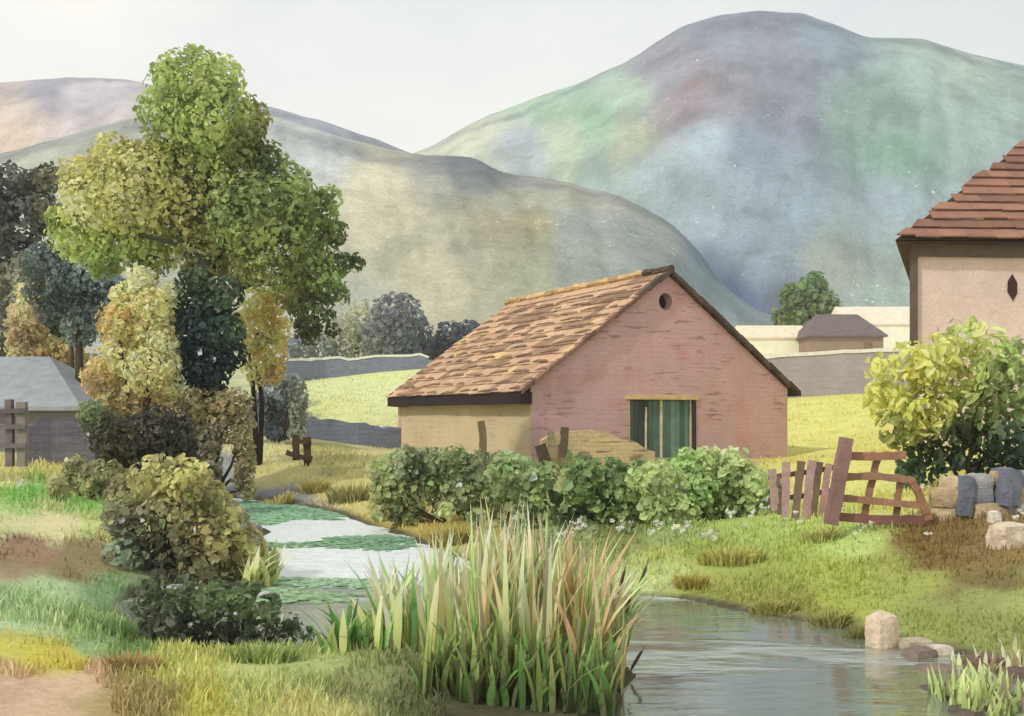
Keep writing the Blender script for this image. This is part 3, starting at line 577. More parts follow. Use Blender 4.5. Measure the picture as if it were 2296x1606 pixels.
# the big bush at the right
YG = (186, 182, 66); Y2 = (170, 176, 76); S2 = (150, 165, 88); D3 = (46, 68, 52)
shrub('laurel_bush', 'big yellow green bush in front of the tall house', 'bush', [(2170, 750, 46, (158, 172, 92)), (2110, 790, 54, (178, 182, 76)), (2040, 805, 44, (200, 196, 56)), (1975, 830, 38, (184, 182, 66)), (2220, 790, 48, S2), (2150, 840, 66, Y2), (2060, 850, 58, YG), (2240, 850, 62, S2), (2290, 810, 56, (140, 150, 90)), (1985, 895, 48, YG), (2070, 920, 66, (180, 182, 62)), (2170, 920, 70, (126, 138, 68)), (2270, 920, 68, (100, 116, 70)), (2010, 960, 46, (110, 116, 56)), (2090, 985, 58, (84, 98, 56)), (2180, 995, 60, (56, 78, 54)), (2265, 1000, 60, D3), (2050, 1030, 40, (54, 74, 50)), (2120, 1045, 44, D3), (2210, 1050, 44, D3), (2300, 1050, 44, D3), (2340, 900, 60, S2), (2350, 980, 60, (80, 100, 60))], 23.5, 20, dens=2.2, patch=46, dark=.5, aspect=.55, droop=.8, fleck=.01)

# ------------------------------------------------------------------ the barn
BX = 0.74; BY = 42.0; BR = math.radians(27); BZ = 0.80
Wd, Ln, EH, AH = 13.0, 14.5, 2.95, 7.68
barn = tag(empty('barn', (BX, BY, BZ), BR), 'stone barn with pink gable, tan side wall and brown tiled roof', 'barn')
M_pink = mat_brick('pink masonry', A((194, 154, 152), .80), A((132, 102, 94), .8), A((186, 116, 110), .75), .6, .2, .55, .3)
M_tan = mat_brick('tan rubble render', A((212, 190, 148), .98), A((160, 140, 106), 1.0), A((208, 176, 130), 1.0), .8, .24, .3, .3)
circ = [(6.4 + .34 * math.cos(a), 6.55 + .36 * math.sin(a)) for a in np.linspace(0, 2 * math.pi, 20, endpoint=False)]
door = [(4.58, -.6), (4.58, 2.42), (7.97, 2.42), (7.97, -.6)]
mb = MB(); mb.prism([(0, -1), (4.58, -1), (4.58, 2.42), (7.97, 2.42), (7.97, -1), (Wd, -1), (Wd, EH), (Wd / 2, AH), (0, EH)], [circ], lambda a, b: (a, 0, b), lambda a, b: (a, .5, b))
mb.build('gable_wall', M_pink, barn)['label'] = 'pink stone gable wall facing the stream'
mb = MB(); mb.prism([(0, -1), (Wd, -1), (Wd, EH), (Wd / 2, AH), (0, EH)], [], lambda a, b: (a, Ln - .5, b), lambda a, b: (a, Ln, b)); mb.build('gable_wall', M_pink, barn)
mb = MB(); mb.box((.002, .5, -1), (.5, Ln - .5, EH)); mb.build('side_wall', M_tan, barn)['label'] = 'sunlit tan side wall under the eaves'
mb = MB(); mb.box((-.012, -.006, -1), (.0, .5, EH - .02)); mb.build('quoin', M_tan, barn)
mb = MB(); mb.box((Wd - .5, .5, -1), (Wd - .002, Ln - .5, EH)); mb.build('side_wall', M_pink, barn)
SL = (AH - EH) / (Wd / 2)
def tiled(mb, org, along, upd, nrm, nrows, length, row, tw, cfun, hip=None, lift=.05, thick=.045, jit=.02):
    """courses of separate tiles laid up a roof plane"""
    org, along, upd, nrm = (np.array(a, float) for a in (org, along, upd, nrm))
    for r in range(nrows):
        x = -RNG.uniform(0, tw) if r % 2 else 0.0
        sag = RNG.normal(0, .012)
        while x < length:
            w = tw * RNG.uniform(.75, 1.3); a = max(0, x); b = min(length, x + w - .012); x += w
            if b - a < .05: continue
            y0 = r * row + RNG.normal(0, jit) + sag; y1 = (r + 1) * row + .07
            l0 = lift + abs(RNG.normal(0, jit * .7)); l1 = RNG.normal(0, jit * .12)
            def q(xx, yy, hh): return org + along * xx + upd * yy + nrm * hh
            dx = RNG.normal(0, jit * .6); a1 = a
            if hip:
                if b < (r + 1) * row * hip: continue
                a1 = max(a, (r + 1) * row * hip - .05); a = max(a, r * row * hip - .12); dx = 0
            p = [q(a + dx, y0, l0), q(b + dx, y0 + RNG.normal(0, jit), l0), q(b, y1, l1), q(a1, y1, l1)]
            p += [q(a + dx, y0, l0 + thick), q(b + dx, y0, l0 + thick), q(b, y1, l1 + thick), q(a1, y1, l1 + thick)]
            mb.hexa(p, cfun(r, (a + b) / 2))
k_ = math.hypot(1, SL); upd = np.array([1, 0, SL]) / k_; nrm = np.array([-SL, 0, 1]) / k_
eave = np.array([-.55, -.18, EH - .55 * SL + .10]); slen = (Wd / 2 + .55) * k_
def tcol(r, x):
    f = noise3(np.array([x * .75 + r * 3.7, r * 1.7, 2.2])); h = noise3(np.array([x * .3, r * .4, 7.0]))
    c = np.array((206, 166, 126)) * (1 - h * .3) + np.array((190, 146, 110)) * h * .3
    if f > .66: c = np.array((160, 124, 94))
    elif f < .14: c = np.array((222, 184, 112))
    return A(c * RNG.normal(1, .04), 1.05)
rows = 13; row = slen / rows
mb = MB(); tiled(mb, eave, (0, 1, 0), upd, nrm, rows, Ln + .36, row, .62, tcol)
def shadow_dashes(mb, org, along, upd, nrm, nrows, length, row, ht, col, p=.62, lmin=.5, lmax=2.2, amp=.07):  # raised dark strips, coloured as the shadow gaps between tile courses
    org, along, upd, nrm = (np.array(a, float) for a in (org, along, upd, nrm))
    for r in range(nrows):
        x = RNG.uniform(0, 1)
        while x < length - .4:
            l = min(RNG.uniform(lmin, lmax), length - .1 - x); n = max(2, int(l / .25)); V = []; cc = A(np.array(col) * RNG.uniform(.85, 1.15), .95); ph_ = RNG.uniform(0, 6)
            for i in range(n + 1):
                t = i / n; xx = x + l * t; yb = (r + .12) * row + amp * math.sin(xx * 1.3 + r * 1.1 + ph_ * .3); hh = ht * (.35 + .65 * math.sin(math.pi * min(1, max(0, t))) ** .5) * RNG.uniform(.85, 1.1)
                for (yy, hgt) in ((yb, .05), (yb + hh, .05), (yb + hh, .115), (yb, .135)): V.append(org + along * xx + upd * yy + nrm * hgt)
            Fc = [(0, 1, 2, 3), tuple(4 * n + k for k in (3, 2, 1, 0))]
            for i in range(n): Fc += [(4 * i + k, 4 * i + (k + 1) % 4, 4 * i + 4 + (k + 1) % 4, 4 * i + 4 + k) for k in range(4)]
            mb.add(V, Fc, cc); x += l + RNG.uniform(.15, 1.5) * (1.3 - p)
shadow_dashes(mb, eave, (0, 1, 0), upd, nrm, rows - 1, Ln + .3, row, .20, (134, 104, 80))
upd2 = np.array([-1, 0, SL]) / k_; nrm2 = np.array([SL, 0, 1]) / k_
tiled(mb, (Wd + .55, -.18, eave[2]), (0, 1, 0), upd2, nrm2, rows, Ln + .36, row, .62, tcol)
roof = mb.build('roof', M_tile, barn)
mb = MB()   # boarding under the tiles
mb.add([(-.5, -.1, EH - .5 * SL + .03), (Wd / 2, -.1, AH + .03), (Wd / 2, Ln + .1, AH + .03), (-.5, Ln + .1, EH - .5 * SL + .03), (-.5, -.1, EH - .5 * SL + .09), (Wd / 2, -.1, AH + .09), (Wd / 2, Ln + .1, AH + .09), (-.5, Ln + .1, EH - .5 * SL + .09)], [(0, 1, 2, 3), (4, 5, 6, 7), (0, 1, 5, 4), (1, 2, 6, 5), (2, 3, 7, 6), (3, 0, 4, 7)], A((60, 45, 42)))
mb.add([(Wd + .5, -.1, EH - .5 * SL + .03), (Wd / 2, -.1, AH + .028), (Wd / 2, Ln + .1, AH + .028), (Wd + .5, Ln + .1, EH - .5 * SL + .03), (Wd + .5, -.1, EH - .5 * SL + .09), (Wd / 2, -.1, AH + .088), (Wd / 2, Ln + .1, AH + .088), (Wd + .5, Ln + .1, EH - .5 * SL + .09)], [(0, 1, 2, 3), (4, 5, 6, 7), (0, 1, 5, 4), (1, 2, 6, 5), (2, 3, 7, 6), (3, 0, 4, 7)], A((60, 45, 42)))
mb.build('roof_boarding', M_wood, barn)
mb = MB(); mb.bar((-.27, -.10, EH - .50), (-.27, Ln + .12, EH - .50), .52, .46, A((52, 40, 40)), up=(0, 0, 1), jit=.02, seg=12); mb.build('eaves_shadow_board', M_wood, barn)  # board made deep and near black to stand in for the eaves shadow
# dark verge slates up both edges of the gable, and ridge stones
def verge(side):
    mb = MB(); n = 13
    for i in range(n):
        t0 = i / n; t1 = (i + 1.12) / n
        def q(t, dz, y): 
            s_ = t * (Wd / 2 + .5); x = -.5 + s_ if side < 0 else Wd + .5 - s_
            return (x, y, EH - .5 * SL + s_ * SL + dz)
        d0 = .13 + RNG.normal(0, .02); h = .17 + RNG.normal(0, .025); yo = -.30 + RNG.normal(0, .03)
        c = A(np.array((92, 74, 64)) * RNG.uniform(.85, 1.2))
        if side < 0 and i < n - 3: c = A(np.array((128, 96, 78)) * RNG.uniform(.85, 1.15)); h *= .7
        mb.hexa([q(t0, d0 - .12, yo), q(t1, d0 - .06, yo), q(t1, d0 - .06, .06), q(t0, d0 - .12, .06), q(t0, d0 + h - .06, yo), q(t1, d0 + h - .03, yo), q(t1, d0 + h - .03, .06), q(t0, d0 + h - .06, .06)], c)
    keepo = mb.build('verge_slates', M_tile, roof); return keepo
verge(-1); verge(1)
mb = MB()
y = -.3
while y < Ln + .2:
    l = RNG.uniform(.5, .8)
    mb.tube([(Wd / 2, y, AH + .22), (Wd / 2 + RNG.normal(0, .02), y + l - .02, AH + .22 + RNG.normal(0, .03))], [.17, .17], 8, A(np.array((88, 70, 60)) if y < 1.6 else np.array((196, 160, 104)) * RNG.uniform(.85, 1.1)))
    y += l
mb.build('ridge_tiles', M_tile, roof)
# double door
dr = empty('door', (0, 0, 0)); dr.parent = barn
mb = MB(); mb.box((4.4, -.05, 2.43), (8.1, .28, 2.62), A((214, 180, 120)), .012); o = mb.build('lintel', M_wood, dr)
TE = (98, 128, 114); TD = (76, 84, 78)
for name, x0, x1, cs in (('door_leaf', 4.68, 6.20, (TD, (90, 112, 100))), ('door_leaf', 6.30, 7.72, (TE, (84, 112, 98)))):
    mb = MB(); x = x0
    while x < x1 - .05:
        w = min(.235, x1 - x); mb.box((x + .008, .16, -.5), (x + w - .008, .21, 2.40), A(np.array(cs[0] if (x - x0) < .9 else cs[1]) * RNG.uniform(.85, 1.12), .8)); x += w
    mb.box((x0, .212, 1.9), (x1, .25, 2.1), A(cs[0], .8)); mb.box((x0, .212, .2), (x1, .25, .4), A(cs[0], .8))
    mb.build(name, M_wood, dr)
for x, w, t in ((4.60, .09, 2.40), (5.46, .07, 2.1), (6.21, .10, 2.40), (7.74, .08, 2.40)):
    mb = MB(); mb.box((x, .10, -.5), (x + w, .158, t), A((222, 206, 168)), .006); mb.build('door_stile', M_wood, dr)
mb = MB(); mb.box((7.83, -.03, -.5), (7.96, .2, 2.41), A((66, 54, 50)), .006); mb.build('door_jamb', M_wood, dr)
mb = MB(); mb.prism([(6.4 + .40 * math.cos(a), 6.55 + .42 * math.sin(a)) for a in np.linspace(0, 2 * math.pi, 20, endpoint=False)], [], lambda a, b: (a, .52, b), lambda a, b: (a, .56, b), A((40, 26, 26)))
mb.build('owl_hole', M_wood, barn)['label'] = 'round dark opening under the gable apex'

# ------------------------------------------------------------------ the tall house
HYa = 36.0
Ax, Ay, _ = P(2052, 0, HYa); f1 = math.radians(3); d1 = np.array([math.cos(f1), math.sin(f1)]); los = np.array([Ax, Ay]) / math.hypot(Ax, Ay); d2 = los + np.array([.035, 0]); d2 /= np.linalg.norm(d2)
hz0 = 1.2; hEave = P(0, 541, HYa)[2]
house = tag(empty('house', (Ax, Ay, hz0)), 'tall buff rendered house with a rusty hipped roof', 'house')
M_buff = mat_brick('buff render', A((206, 180, 166), .80), A((176, 130, 112), .8), A((204, 160, 146), .80), 1.4, .5, .1, .06)
M_buff2 = M_buff
D = 9.0; LEN = 13.0
def hp(a, b, z): q = d1 * a + d2 * b; return (q[0], q[1], z - hz0)
mb = MB(); zt = hEave - .05
mb.hexa([hp(0, 0, hz0 - 1), hp(LEN, 0, hz0 - 1), hp(LEN, D, hz0 - 1), hp(0, D, hz0 - 1), hp(0, 0, zt), hp(LEN, 0, zt), hp(LEN, D, zt), hp(0, D, zt)]); mb.build('wall', M_buff, house)
mb = MB(); mb.bar(hp(-.06, -.08, hz0 - 1), hp(-.06, -.08, zt - .02), .2, .2, A((104, 84, 74))); mb.build('corner_post', M_wood, house)
mb = MB(); mb.bar(hp(.05, -.09, hEave - .30), hp(LEN, -.09, hEave - .36), .46, .14, A((104, 88, 72)), up=(0, 1, 0), jit=.03, seg=10); mb.build('eaves_shadow_board', M_wood, house)  # dark fascia beam whose colour also stands for the shadow under the eave
ph = math.tan(math.radians(46)); sang = math.acos(d1 @ d2)
bis = (d1 + d2); bis /= np.linalg.norm(bis); hb = math.asin(abs(bis[0] * d1[1] - bis[1] * d1[0]))
# eave corner, front plane going up over the normal of d1
OV = .62
nf = np.array([-d1[1], d1[0]])
def rustc(r, x):
    c = np.array((146, 103, 82)) * RNG.uniform(.95, 1.05)
    f = noise3(np.array([x * .5, r * 2.3, 1.0]))
    if f > .66: c = np.array((126, 88, 70))
    return A(c, .85)
zE = hEave - .04; E0 = d1 * -.95 + nf * -OV
pk = math.hypot(1, ph); half = 5.2
mb = MB(); rw = .50; nr = int(half * pk / rw)
tiled(mb, (E0[0], E0[1], zE - hz0), (d1[0], d1[1], 0), (nf[0] / pk, nf[1] / pk, ph / pk), (-nf[0] * ph / pk, -nf[1] * ph / pk, 1 / pk), nr, LEN + 1.8, rw, .8, rustc,
      hip=1 / (pk * math.tan(hb)), lift=.085, thick=.06, jit=.02)
# hidden left plane and back plane so that the roof closes
apx = E0 + bis * (half / math.sin(hb)); zr = zE + half * ph
back0 = E0 + d2 * (2 * half / math.sin(sang)); far0 = E0 + d1 * (LEN + 1.8); rfar = far0 + nf * half; bfar = far0 + d2 * (2 * half / math.sin(sang))
ridge_l = apx
Z = lambda q, z: (q[0], q[1], z - hz0)
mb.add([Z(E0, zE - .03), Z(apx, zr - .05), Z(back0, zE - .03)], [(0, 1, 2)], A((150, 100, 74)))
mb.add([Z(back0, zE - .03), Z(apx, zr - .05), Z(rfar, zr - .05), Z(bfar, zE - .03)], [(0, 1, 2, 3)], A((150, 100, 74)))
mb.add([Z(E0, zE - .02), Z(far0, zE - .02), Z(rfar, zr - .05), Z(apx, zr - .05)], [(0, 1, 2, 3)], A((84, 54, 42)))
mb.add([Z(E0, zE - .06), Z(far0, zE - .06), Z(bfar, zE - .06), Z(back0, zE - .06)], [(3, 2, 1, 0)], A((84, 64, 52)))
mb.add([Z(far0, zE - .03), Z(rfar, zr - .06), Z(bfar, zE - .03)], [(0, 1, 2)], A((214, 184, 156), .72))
mb.build('roof', M_tile, house)
wu = P(2268, 645, HYa + .2); wa = (wu[0] - Ax) / d1[0]
mb = MB(); mb.prism([(wa, wu[2] + .46), (wa + .17, wu[2] + .16), (wa + .17, wu[2] - .2), (wa + .03, wu[2] - .46), (wa - .17, wu[2] - .15), (wa - .16, wu[2] + .2)][::-1], [], lambda a, b: hp(a, -.03, b), lambda a, b: hp(a, .05, b), A((70, 46, 42))); mb.build('window', M_wood, house)['label'] = 'narrow dark slit window'

# ------------------------------------------------------------------ distant buildings and walls
def gabled(name, label, cat, u0, u1, vb, ve, vr, Y, dep, wallc, roofc, hip=0.0, u_r=None, eb=.3, wk=.9, rk=.9, ang=0.0):
    """small building seen from the long side; rows vb base, ve eave, vr ridge"""
    p0 = P(u0, vb, Y); p1 = P(u1, vb, Y); w = p1[0] - p0[0]; ze = P(0, ve, Y)[2]; zr = P(0, vr, Y + dep / 2)[2]
    zb = min(p0[2], zg1(p0[0], Y), zg1(p1[0], Y)) - .6
    r = tag(empty(name, (p0[0], Y, p0[2]), ang), label, cat); o = p0[2]
    mb = MB(); mb.box((0, 0, zb - o), (w, dep, ze - o), A(wallc, wk)); mb.build('wall', M_plain, r)
    a = (-eb, -eb, ze - o - .05); h = hip
    V = [(-eb, -eb, ze - o), (w + eb, -eb, ze - o), (w + eb, dep + eb, ze - o), (-eb, dep + eb, ze - o), (h, dep / 2, zr - o), (w - h, dep / 2, zr - o)]
    V += [(x, y, z - .14) for x, y, z in V[:4]]
    mb = MB(); mb.add(V, [(0, 1, 5, 4), (2, 3, 4, 5), (1, 2, 5), (3, 0, 4), (6, 7, 1, 0), (7, 8, 2, 1), (8, 9, 3, 2), (9, 6, 0, 3), (9, 8, 7, 6)], A(roofc, rk)); mb.build('roof', M_tile, r)
    return r
c1 = gabled('cottage', 'small far cottage with a purple brown hipped roof and rusty wall', 'house', 1818, 1980, 796, 752, 705, 93, 6, (138, 118, 100), (112, 98, 98), hip=1.3, wk=.8)
o_ = [c for c in c1.children if c.name.startswith('wall')][0]
mb = MB(); mb.box((4.6, -.05, -.4), (5.3, .02, 1.1), A((120, 96, 78), .8)); mb.build('door', M_wood, c1)
gabled('outbuilding', 'long low cream outbuilding beside the barn roof edge', 'building', 1660, 1816, 798, 756, 730, 97, 5, (226, 204, 172), (224, 204, 172), hip=.1, eb=.15, wk=.72)
gabled('outbuilding', 'pale cream outbuilding between the cottage and the tall house', 'building', 1890, 2120, 800, 726, 688, 104, 6, (226, 206, 180), (226, 206, 180), hip=.1, eb=.15, wk=.72)

def field_wall(name, label, pts, th, mat, seed, coping=None, step=.3, rough=.13):
    """pts: (u, Y, height) ; follows the ground with an uneven top"""
    q = [((u - CU) / F * Y, Y, h) for u, Y, h in pts]
    xs = []
    for a, b in zip(q[:-1], q[1:]):
        n = max(2, int(math.hypot(b[0] - a[0], b[1] - a[1]) / step))
        for i in range(n): xs.append([a[k] + (b[k] - a[k]) * i / n for k in range(3)])
    xs.append(list(q[-1])); xs = np.array(xs); g = zg(xs[:, 0], xs[:, 1])
    t = np.gradient(xs[:, :2], axis=0); t /= np.linalg.norm(t, axis=1, keepdims=True); nn = np.stack([-t[:, 1], t[:, 0]], 1) * th / 2
    top = g + xs[:, 2] * (1 + rough * 2 * fbm(np.stack([np.arange(len(xs)) * .9, 0 * g + seed, 0 * g], -1), 3))
    x0, y0 = xs[0, 0], xs[0, 1]; r = tag(empty(name, (x0, y0, g[0])), label, 'wall')
    def strip(lo, hi, ex, nm, m, c):
        V = []; Fc = []
        for i in range(len(xs)):
            for (sx, z) in ((-1, lo[i]), (1, lo[i]), (1, hi[i]), (-1, hi[i])):
                V.append((xs[i, 0] + sx * nn[i, 0] * ex - x0, xs[i, 1] + sx * nn[i, 1] * ex - y0, z - g[0]))
        for i in range(len(xs) - 1):
            b = 4 * i
            for k in range(4): Fc.append((b + k, b + (k + 1) % 4, b + 4 + (k + 1) % 4, b + 4 + k))
        Fc += [(0, 1, 2, 3), tuple(4 * (len(xs) - 1) + k for k in (3, 2, 1, 0))]
        mb = MB(); mb.add(V, Fc, c); return mb.build(nm, m, r)
    if coping is None: strip(g - .5, top, 1, 'wall_body', mat, (.4, .4, .4))
    else:
        strip(g - .5, top, 1, 'wall_body', mat, (.4, .4, .4)); strip(top + .004, top + coping[0], 1.15, 'coping', M_rock, A(coping[1], .9))
    return r
M_blue = mat_brick('blue grey stone courses', A((124, 130, 152), .85), A((92, 92, 100), .85), A((150, 146, 142), .85), .5, .2, .5)
M_mauve = mat_brick('mauve stone courses', A((164, 152, 157), .85), A((140, 126, 134), .85), A((172, 162, 160), .85), 1.1, .4, .2, .35)
M_dark = mat_brick('dark purple stone courses', A((98, 93, 104), .9), A((76, 72, 82), .95), A((124, 118, 114), .9), .5, .2, .5)
M_straw = mat_brick('tan stone courses', A((206, 180, 130), .9), A((128, 108, 84), .9), A((214, 184, 118), .9), .36, .16, .8)
field_wall('field_wall', 'blue grey stone wall running up to the barn corner', [(560, 49, .95), (700, 50, 1.0), (800, 50.5, 1.0), (893, 51.5, .95)], .7, M_blue, 1)
field_wall('field_wall', 'far blue stone wall along the top of the pale field', [(560, 96, 1.5), (640, 97, 1.9), (720, 100, 1.6), (820, 101, 1.4), (960, 102, 1.1)], .8, M_blue, 2, (.22, (222, 218, 205)), .8)
field_wall('field_wall', 'tall mauve stone wall above the bright yellow field', [(1690, 72, 2.75), (1800, 72, 2.7), (1990, 72.5, 2.7), (2120, 73, 2.6)], .9, M_mauve, 3, (.24, (226, 220, 210)), .8, .02)
field_wall('field_wall', 'dark purple stone wall before the grey shed roof', [(55, 30, 1.15), (130, 30, 1.2), (215, 29.5, 1.1), (236, 29.2, .8)], .6, M_dark, 4)
field_wall('barn_yard_wall', 'low broken tan stone wall beside the barn door', [(1212, 39.6, .95), (1290, 39.8, 1.12), (1360, 40, 1.08), (1420, 40.2, .85), (1462, 40.4, .5)], .5, M_straw, 5, None, .4)
sh = gabled('shed', 'grey slate roofed shed behind the post and rail fence', 'shed', -260, 168, 1012, 912, 800, 38, 7, (120, 116, 122), (150, 154, 158), hip=2.4, eb=.35, wk=.9, rk=.95)

# ------------------------------------------------------------------ rocks and the near dry-stone wall
_cube = None
def rock(mb, c, size, col, seed, sq=.55, jag=.10, rz=0.0):
    """a squared, chipped boulder"""
    global _cube
    if _cube is None:
        n = 6; V = {}; Fc = []
        def idx(p):
            k = tuple(np.round(p, 5)); 
            if k not in V: V[k] = len(V)
            return V[k]
        for ax in range(3):
            for sg in (-1, 1):
                for i in range(n):
                    for j in range(n):
                        q = []
                        for (a, b) in ((i, j), (i + 1, j), (i + 1, j + 1), (i, j + 1)):
                            p = [0, 0, 0]; p[ax] = sg; p[(ax + 1) % 3] = 2 * a / n - 1; p[(ax + 2) % 3] = 2 * b / n - 1
                            q.append(idx(np.array(p, float)))
                        Fc.append(tuple(q if sg > 0 else q[::-1]))
        _cube = (np.array(list(V.keys())), Fc)
    V, Fc = _cube; V = V.copy(); d = V / np.linalg.norm(V, axis=1, keepdims=True)
    V = V * sq + d * (1 - sq) * 1.15
    V = V * (1 + jag * 1.6 * fbm(d * 1.6 + seed * 3.1, 3)[:, None]); V = V + jag * .7 * np.stack([fbm(d * 2.7 + seed + 9 * k, 2) for k in range(3)], 1)
    V = V * np.array(size) / 2
    ca, sa = math.cos(rz), math.sin(rz); V[:, :2] = V[:, :2] @ np.array([[ca, sa], [-sa, ca]])
    cc = np.asarray(col)[None] * (1 + .22 * fbm(d * 1.8 + seed * 5, 3)[:, None])
    mb.add(V + np.array(c), Fc, np.clip(cc, .01, .8))
def boulder(label, u, v, w, h, Y, col, seed, group=None, rz=0.2, name='boulder', sq=.6, k=1.05, dp=.8):
    """centre column u, base row v, pixel width and height"""
    p = P(u, v, Y); s = Y / F; g = zg1(p[0], Y)
    mb = MB(); H = h * s + .12; rock(mb, (0, 0, H / 2 - .12), (w * s, w * s * dp, H), A(col, k), seed, sq, .1, rz)
    o = mb.build(name, M_rock, None, False); o.location = (p[0], Y, max(g, -.05) if abs(g - p[2]) > .25 else p[2])
    return tag(o, label, 'rock', group)
boulder('upright cream boulder at the far water edge', 1976, 1448, 66, 74, 12.05, (222, 196, 164), 1, rz=.5, sq=.42)
boulder('cream boulder half sunk in the brown slope', 2262, 1292, 82, 50, 15.6, (222, 200, 170), 2, rz=.3)
boulder('flat grey stone lying just past the upright cream boulder', 2050, 1452, 70, 20, 11.95, (186, 172, 146), 3)
boulder('pale flat stone where the bank meets the brown mud', 2108, 1462, 50, 16, 11.7, (216, 200, 176), 4)
boulder('pale stone at the foot of the near dry stone wall', 2228, 1168, 26, 22, 17.4, (226, 216, 196), 5)
for i, (u, v, w, h, c) in enumerate(((2100, 1500, 90, 18, (142, 122, 106)), (2205, 1490, 80, 22, (128, 104, 88)), (2280, 1512, 80, 26, (118, 96, 84)), (2120, 1545, 100, 20, (112, 96, 84)), (2220, 1560, 90, 24, (122, 104, 90)), (2060, 1470, 70, 18, (140, 120, 104)), (2290, 1582, 80, 24, (126, 112, 98)), (2170, 1596, 90, 26, (108, 96, 84)))):
    boulder(['low brown stone nearest the open water in the shallows', 'brown stone topping the shallows below the grassy bank', 'brown stone at the picture edge above the last reeds', 'broad dark brown slab behind the small reeds', 'brown stone among the small reeds', 'thin reddish stone at the tip of the shallows', 'greyish stone at the picture edge in the bottom corner', 'low dark stone at the bottom between small reeds'][i], u, v, w, h, F * EYE / (v - HZ), c, 20 + i, 'brown stones in the shallows', rz=.1 * i, name='shallow_stone', sq=.45)

WY = 18.2
wroot = plant('dry_stone_wall', 'tan dry stone wall with upright blue grey stones below the big bush', 'wall', 2180, WY)
mb = MB(); TC = ((184, 160, 118), (192, 170, 128), (150, 146, 142), (186, 160, 120), (132, 134, 144))
i = 0
for v_, hgt in ((1152, 42), (1116, 40)):
    u = 2092
    while u < 2600:
        w = RNG.uniform(50, 90); p = P(u + w / 2, v_ - (u - 2050) * .02, WY + RNG.normal(0, .04)); s = WY / F
        rock(mb, p, (w * s * 1.02, .5, hgt * s * 1.12), A(np.array(TC[i % 5]) * RNG.uniform(.92, 1.06), .9), 40 + i, .55, .09, RNG.normal(0, .06)); u += w * .95; i += 1
u = 2110
while u < 2600:
    w = RNG.uniform(36, 62); p = P(u + w / 2, 1090 - (u - 2050) * .06 + RNG.normal(0, 4), WY); s = WY / F
    rock(mb, p, (w * s * 1.02, .42, RNG.uniform(36, 52) * s), A(np.array(TC[i % 5]), .9), 40 + i, .5, .12, RNG.normal(0, .1)); u += w; i += 1
keep(mb.build('tan_stones', M_rock, None), wroot)
for (u, v, w, h, ti) in ((2152, 1112, 34, 92, .22), (2252, 1092, 46, 88, .18)):
    mb = MB(); rock(mb, (0, 0, 0), (w * WY / F, .5, h * WY / F), A((112, 116, 130), .95), 80 + u, .72, .09)
    o = mb.build('standing_stone', M_rock, None); pp = P(u, v, WY - .10); o.rotation_euler = (0, ti * .6, .1); o.location = Vector(pp) - wroot.location; o.parent = wroot; o['label'] = 'blue grey upright stone'

# ------------------------------------------------------------------ gate, post, palings, fences
GY = 17.7
gate = plant('field_gate', 'sagging rusty brown wooden gate open on the yellow field', 'gate', 1970, GY)
GB = (146, 104, 78); GB2 = (126, 84, 74)
def wbar(name, pts, wpx, tpx, col, Y, root, k=.85):
    mb = MB(); s = Y / F
    for a, b in zip(pts[:-1], pts[1:]):
        mb.bar(P(a[0], a[1], Y + (a[2] if len(a) > 2 else 0)), P(b[0], b[1], Y + (b[2] if len(b) > 2 else 0)), wpx * s, tpx * s, A(np.array(col) * RNG.uniform(.94, 1.06), k), up=(0, 1, 0), jit=.005, seg=5)
    o = mb.build(name, M_wood, None)
    return keep(o, root) if root else o
wbar('rail', [(1898, 1024), (1960, 1023), (2030, 1021)], 19, 8, GB, GY, gate)
wbar('rail', [(1890, 1070), (1970, 1068), (2042, 1077)], 17, 8, (150, 112, 86), GY, gate)
wbar('rail', [(1882, 1117), (1980, 1125), (2080, 1136)], 16, 8, (150, 110, 84), GY, gate)
wbar('rail', [(1872, 1158), (1970, 1166), (2084, 1166)], 20, 8, GB2, GY, gate)
wbar('upright', [(1966, 1030, .09), (1950, 1095, .09), (1935, 1166, .09)], 15, 6, (142, 104, 76), GY, gate)
wbar('upright', [(2020, 1074, .09), (2012, 1120, .09), (2006, 1168, .09)], 15, 6, (142, 104, 76), GY, gate)
wbar('end_post', [(2040, 1074, .02), (2058, 1105, .02), (2072, 1140, .02), (2082, 1166, .02)], 17, 9, (150, 108, 72), GY - .03, gate)
gp = wbar('gate_post', [(1862, 1176), (1880, 1078), (1897, 982)], 27, 27, (130, 98, 92), GY - .16, None); tag(gp, 'leaning reddish brown gate post between gate and paling', 'post')
pal = plant('paling_fence', 'broken mauve paling fence between the sage bush and the gate post', 'fence', 1790, 19.6)
for (u0, v0, u1, v1, w, c) in ((1738, 1130, 1730, 1052, 18, (172, 138, 132)), (1760, 1146, 1762, 1036, 18, (170, 136, 132)), (1782, 1148, 1796, 1034, 17, (120, 96, 80)), (1806, 1150, 1820, 1032, 18, (172, 138, 132)), (1822, 1144, 1838, 1036, 15, (116, 92, 76)), (1842, 1140, 1858, 1040, 15, (166, 128, 120)), (1748, 1140, 1744, 1066, 11, (112, 92, 76))):
    wbar('pale', [(u0, v0 + 14), ((u0 + u1) / 2, (v0 + v1) / 2), (u1, v1)], w, 5, c, 19.6, pal)
for pts, w in (([(1722, 1072), (1800, 1060), (1868, 1048)], 11), ([(1722, 1122), (1800, 1112), (1866, 1100)], 11)): wbar('rail', [(a, b, .1) for a, b in pts], w, 7, (122, 96, 84), 19.6, pal)
FYL = 24.5
fen = plant('post_rail_fence', 'grey post and rail fence at the picture edge before the shed', 'fence', 20, FYL)
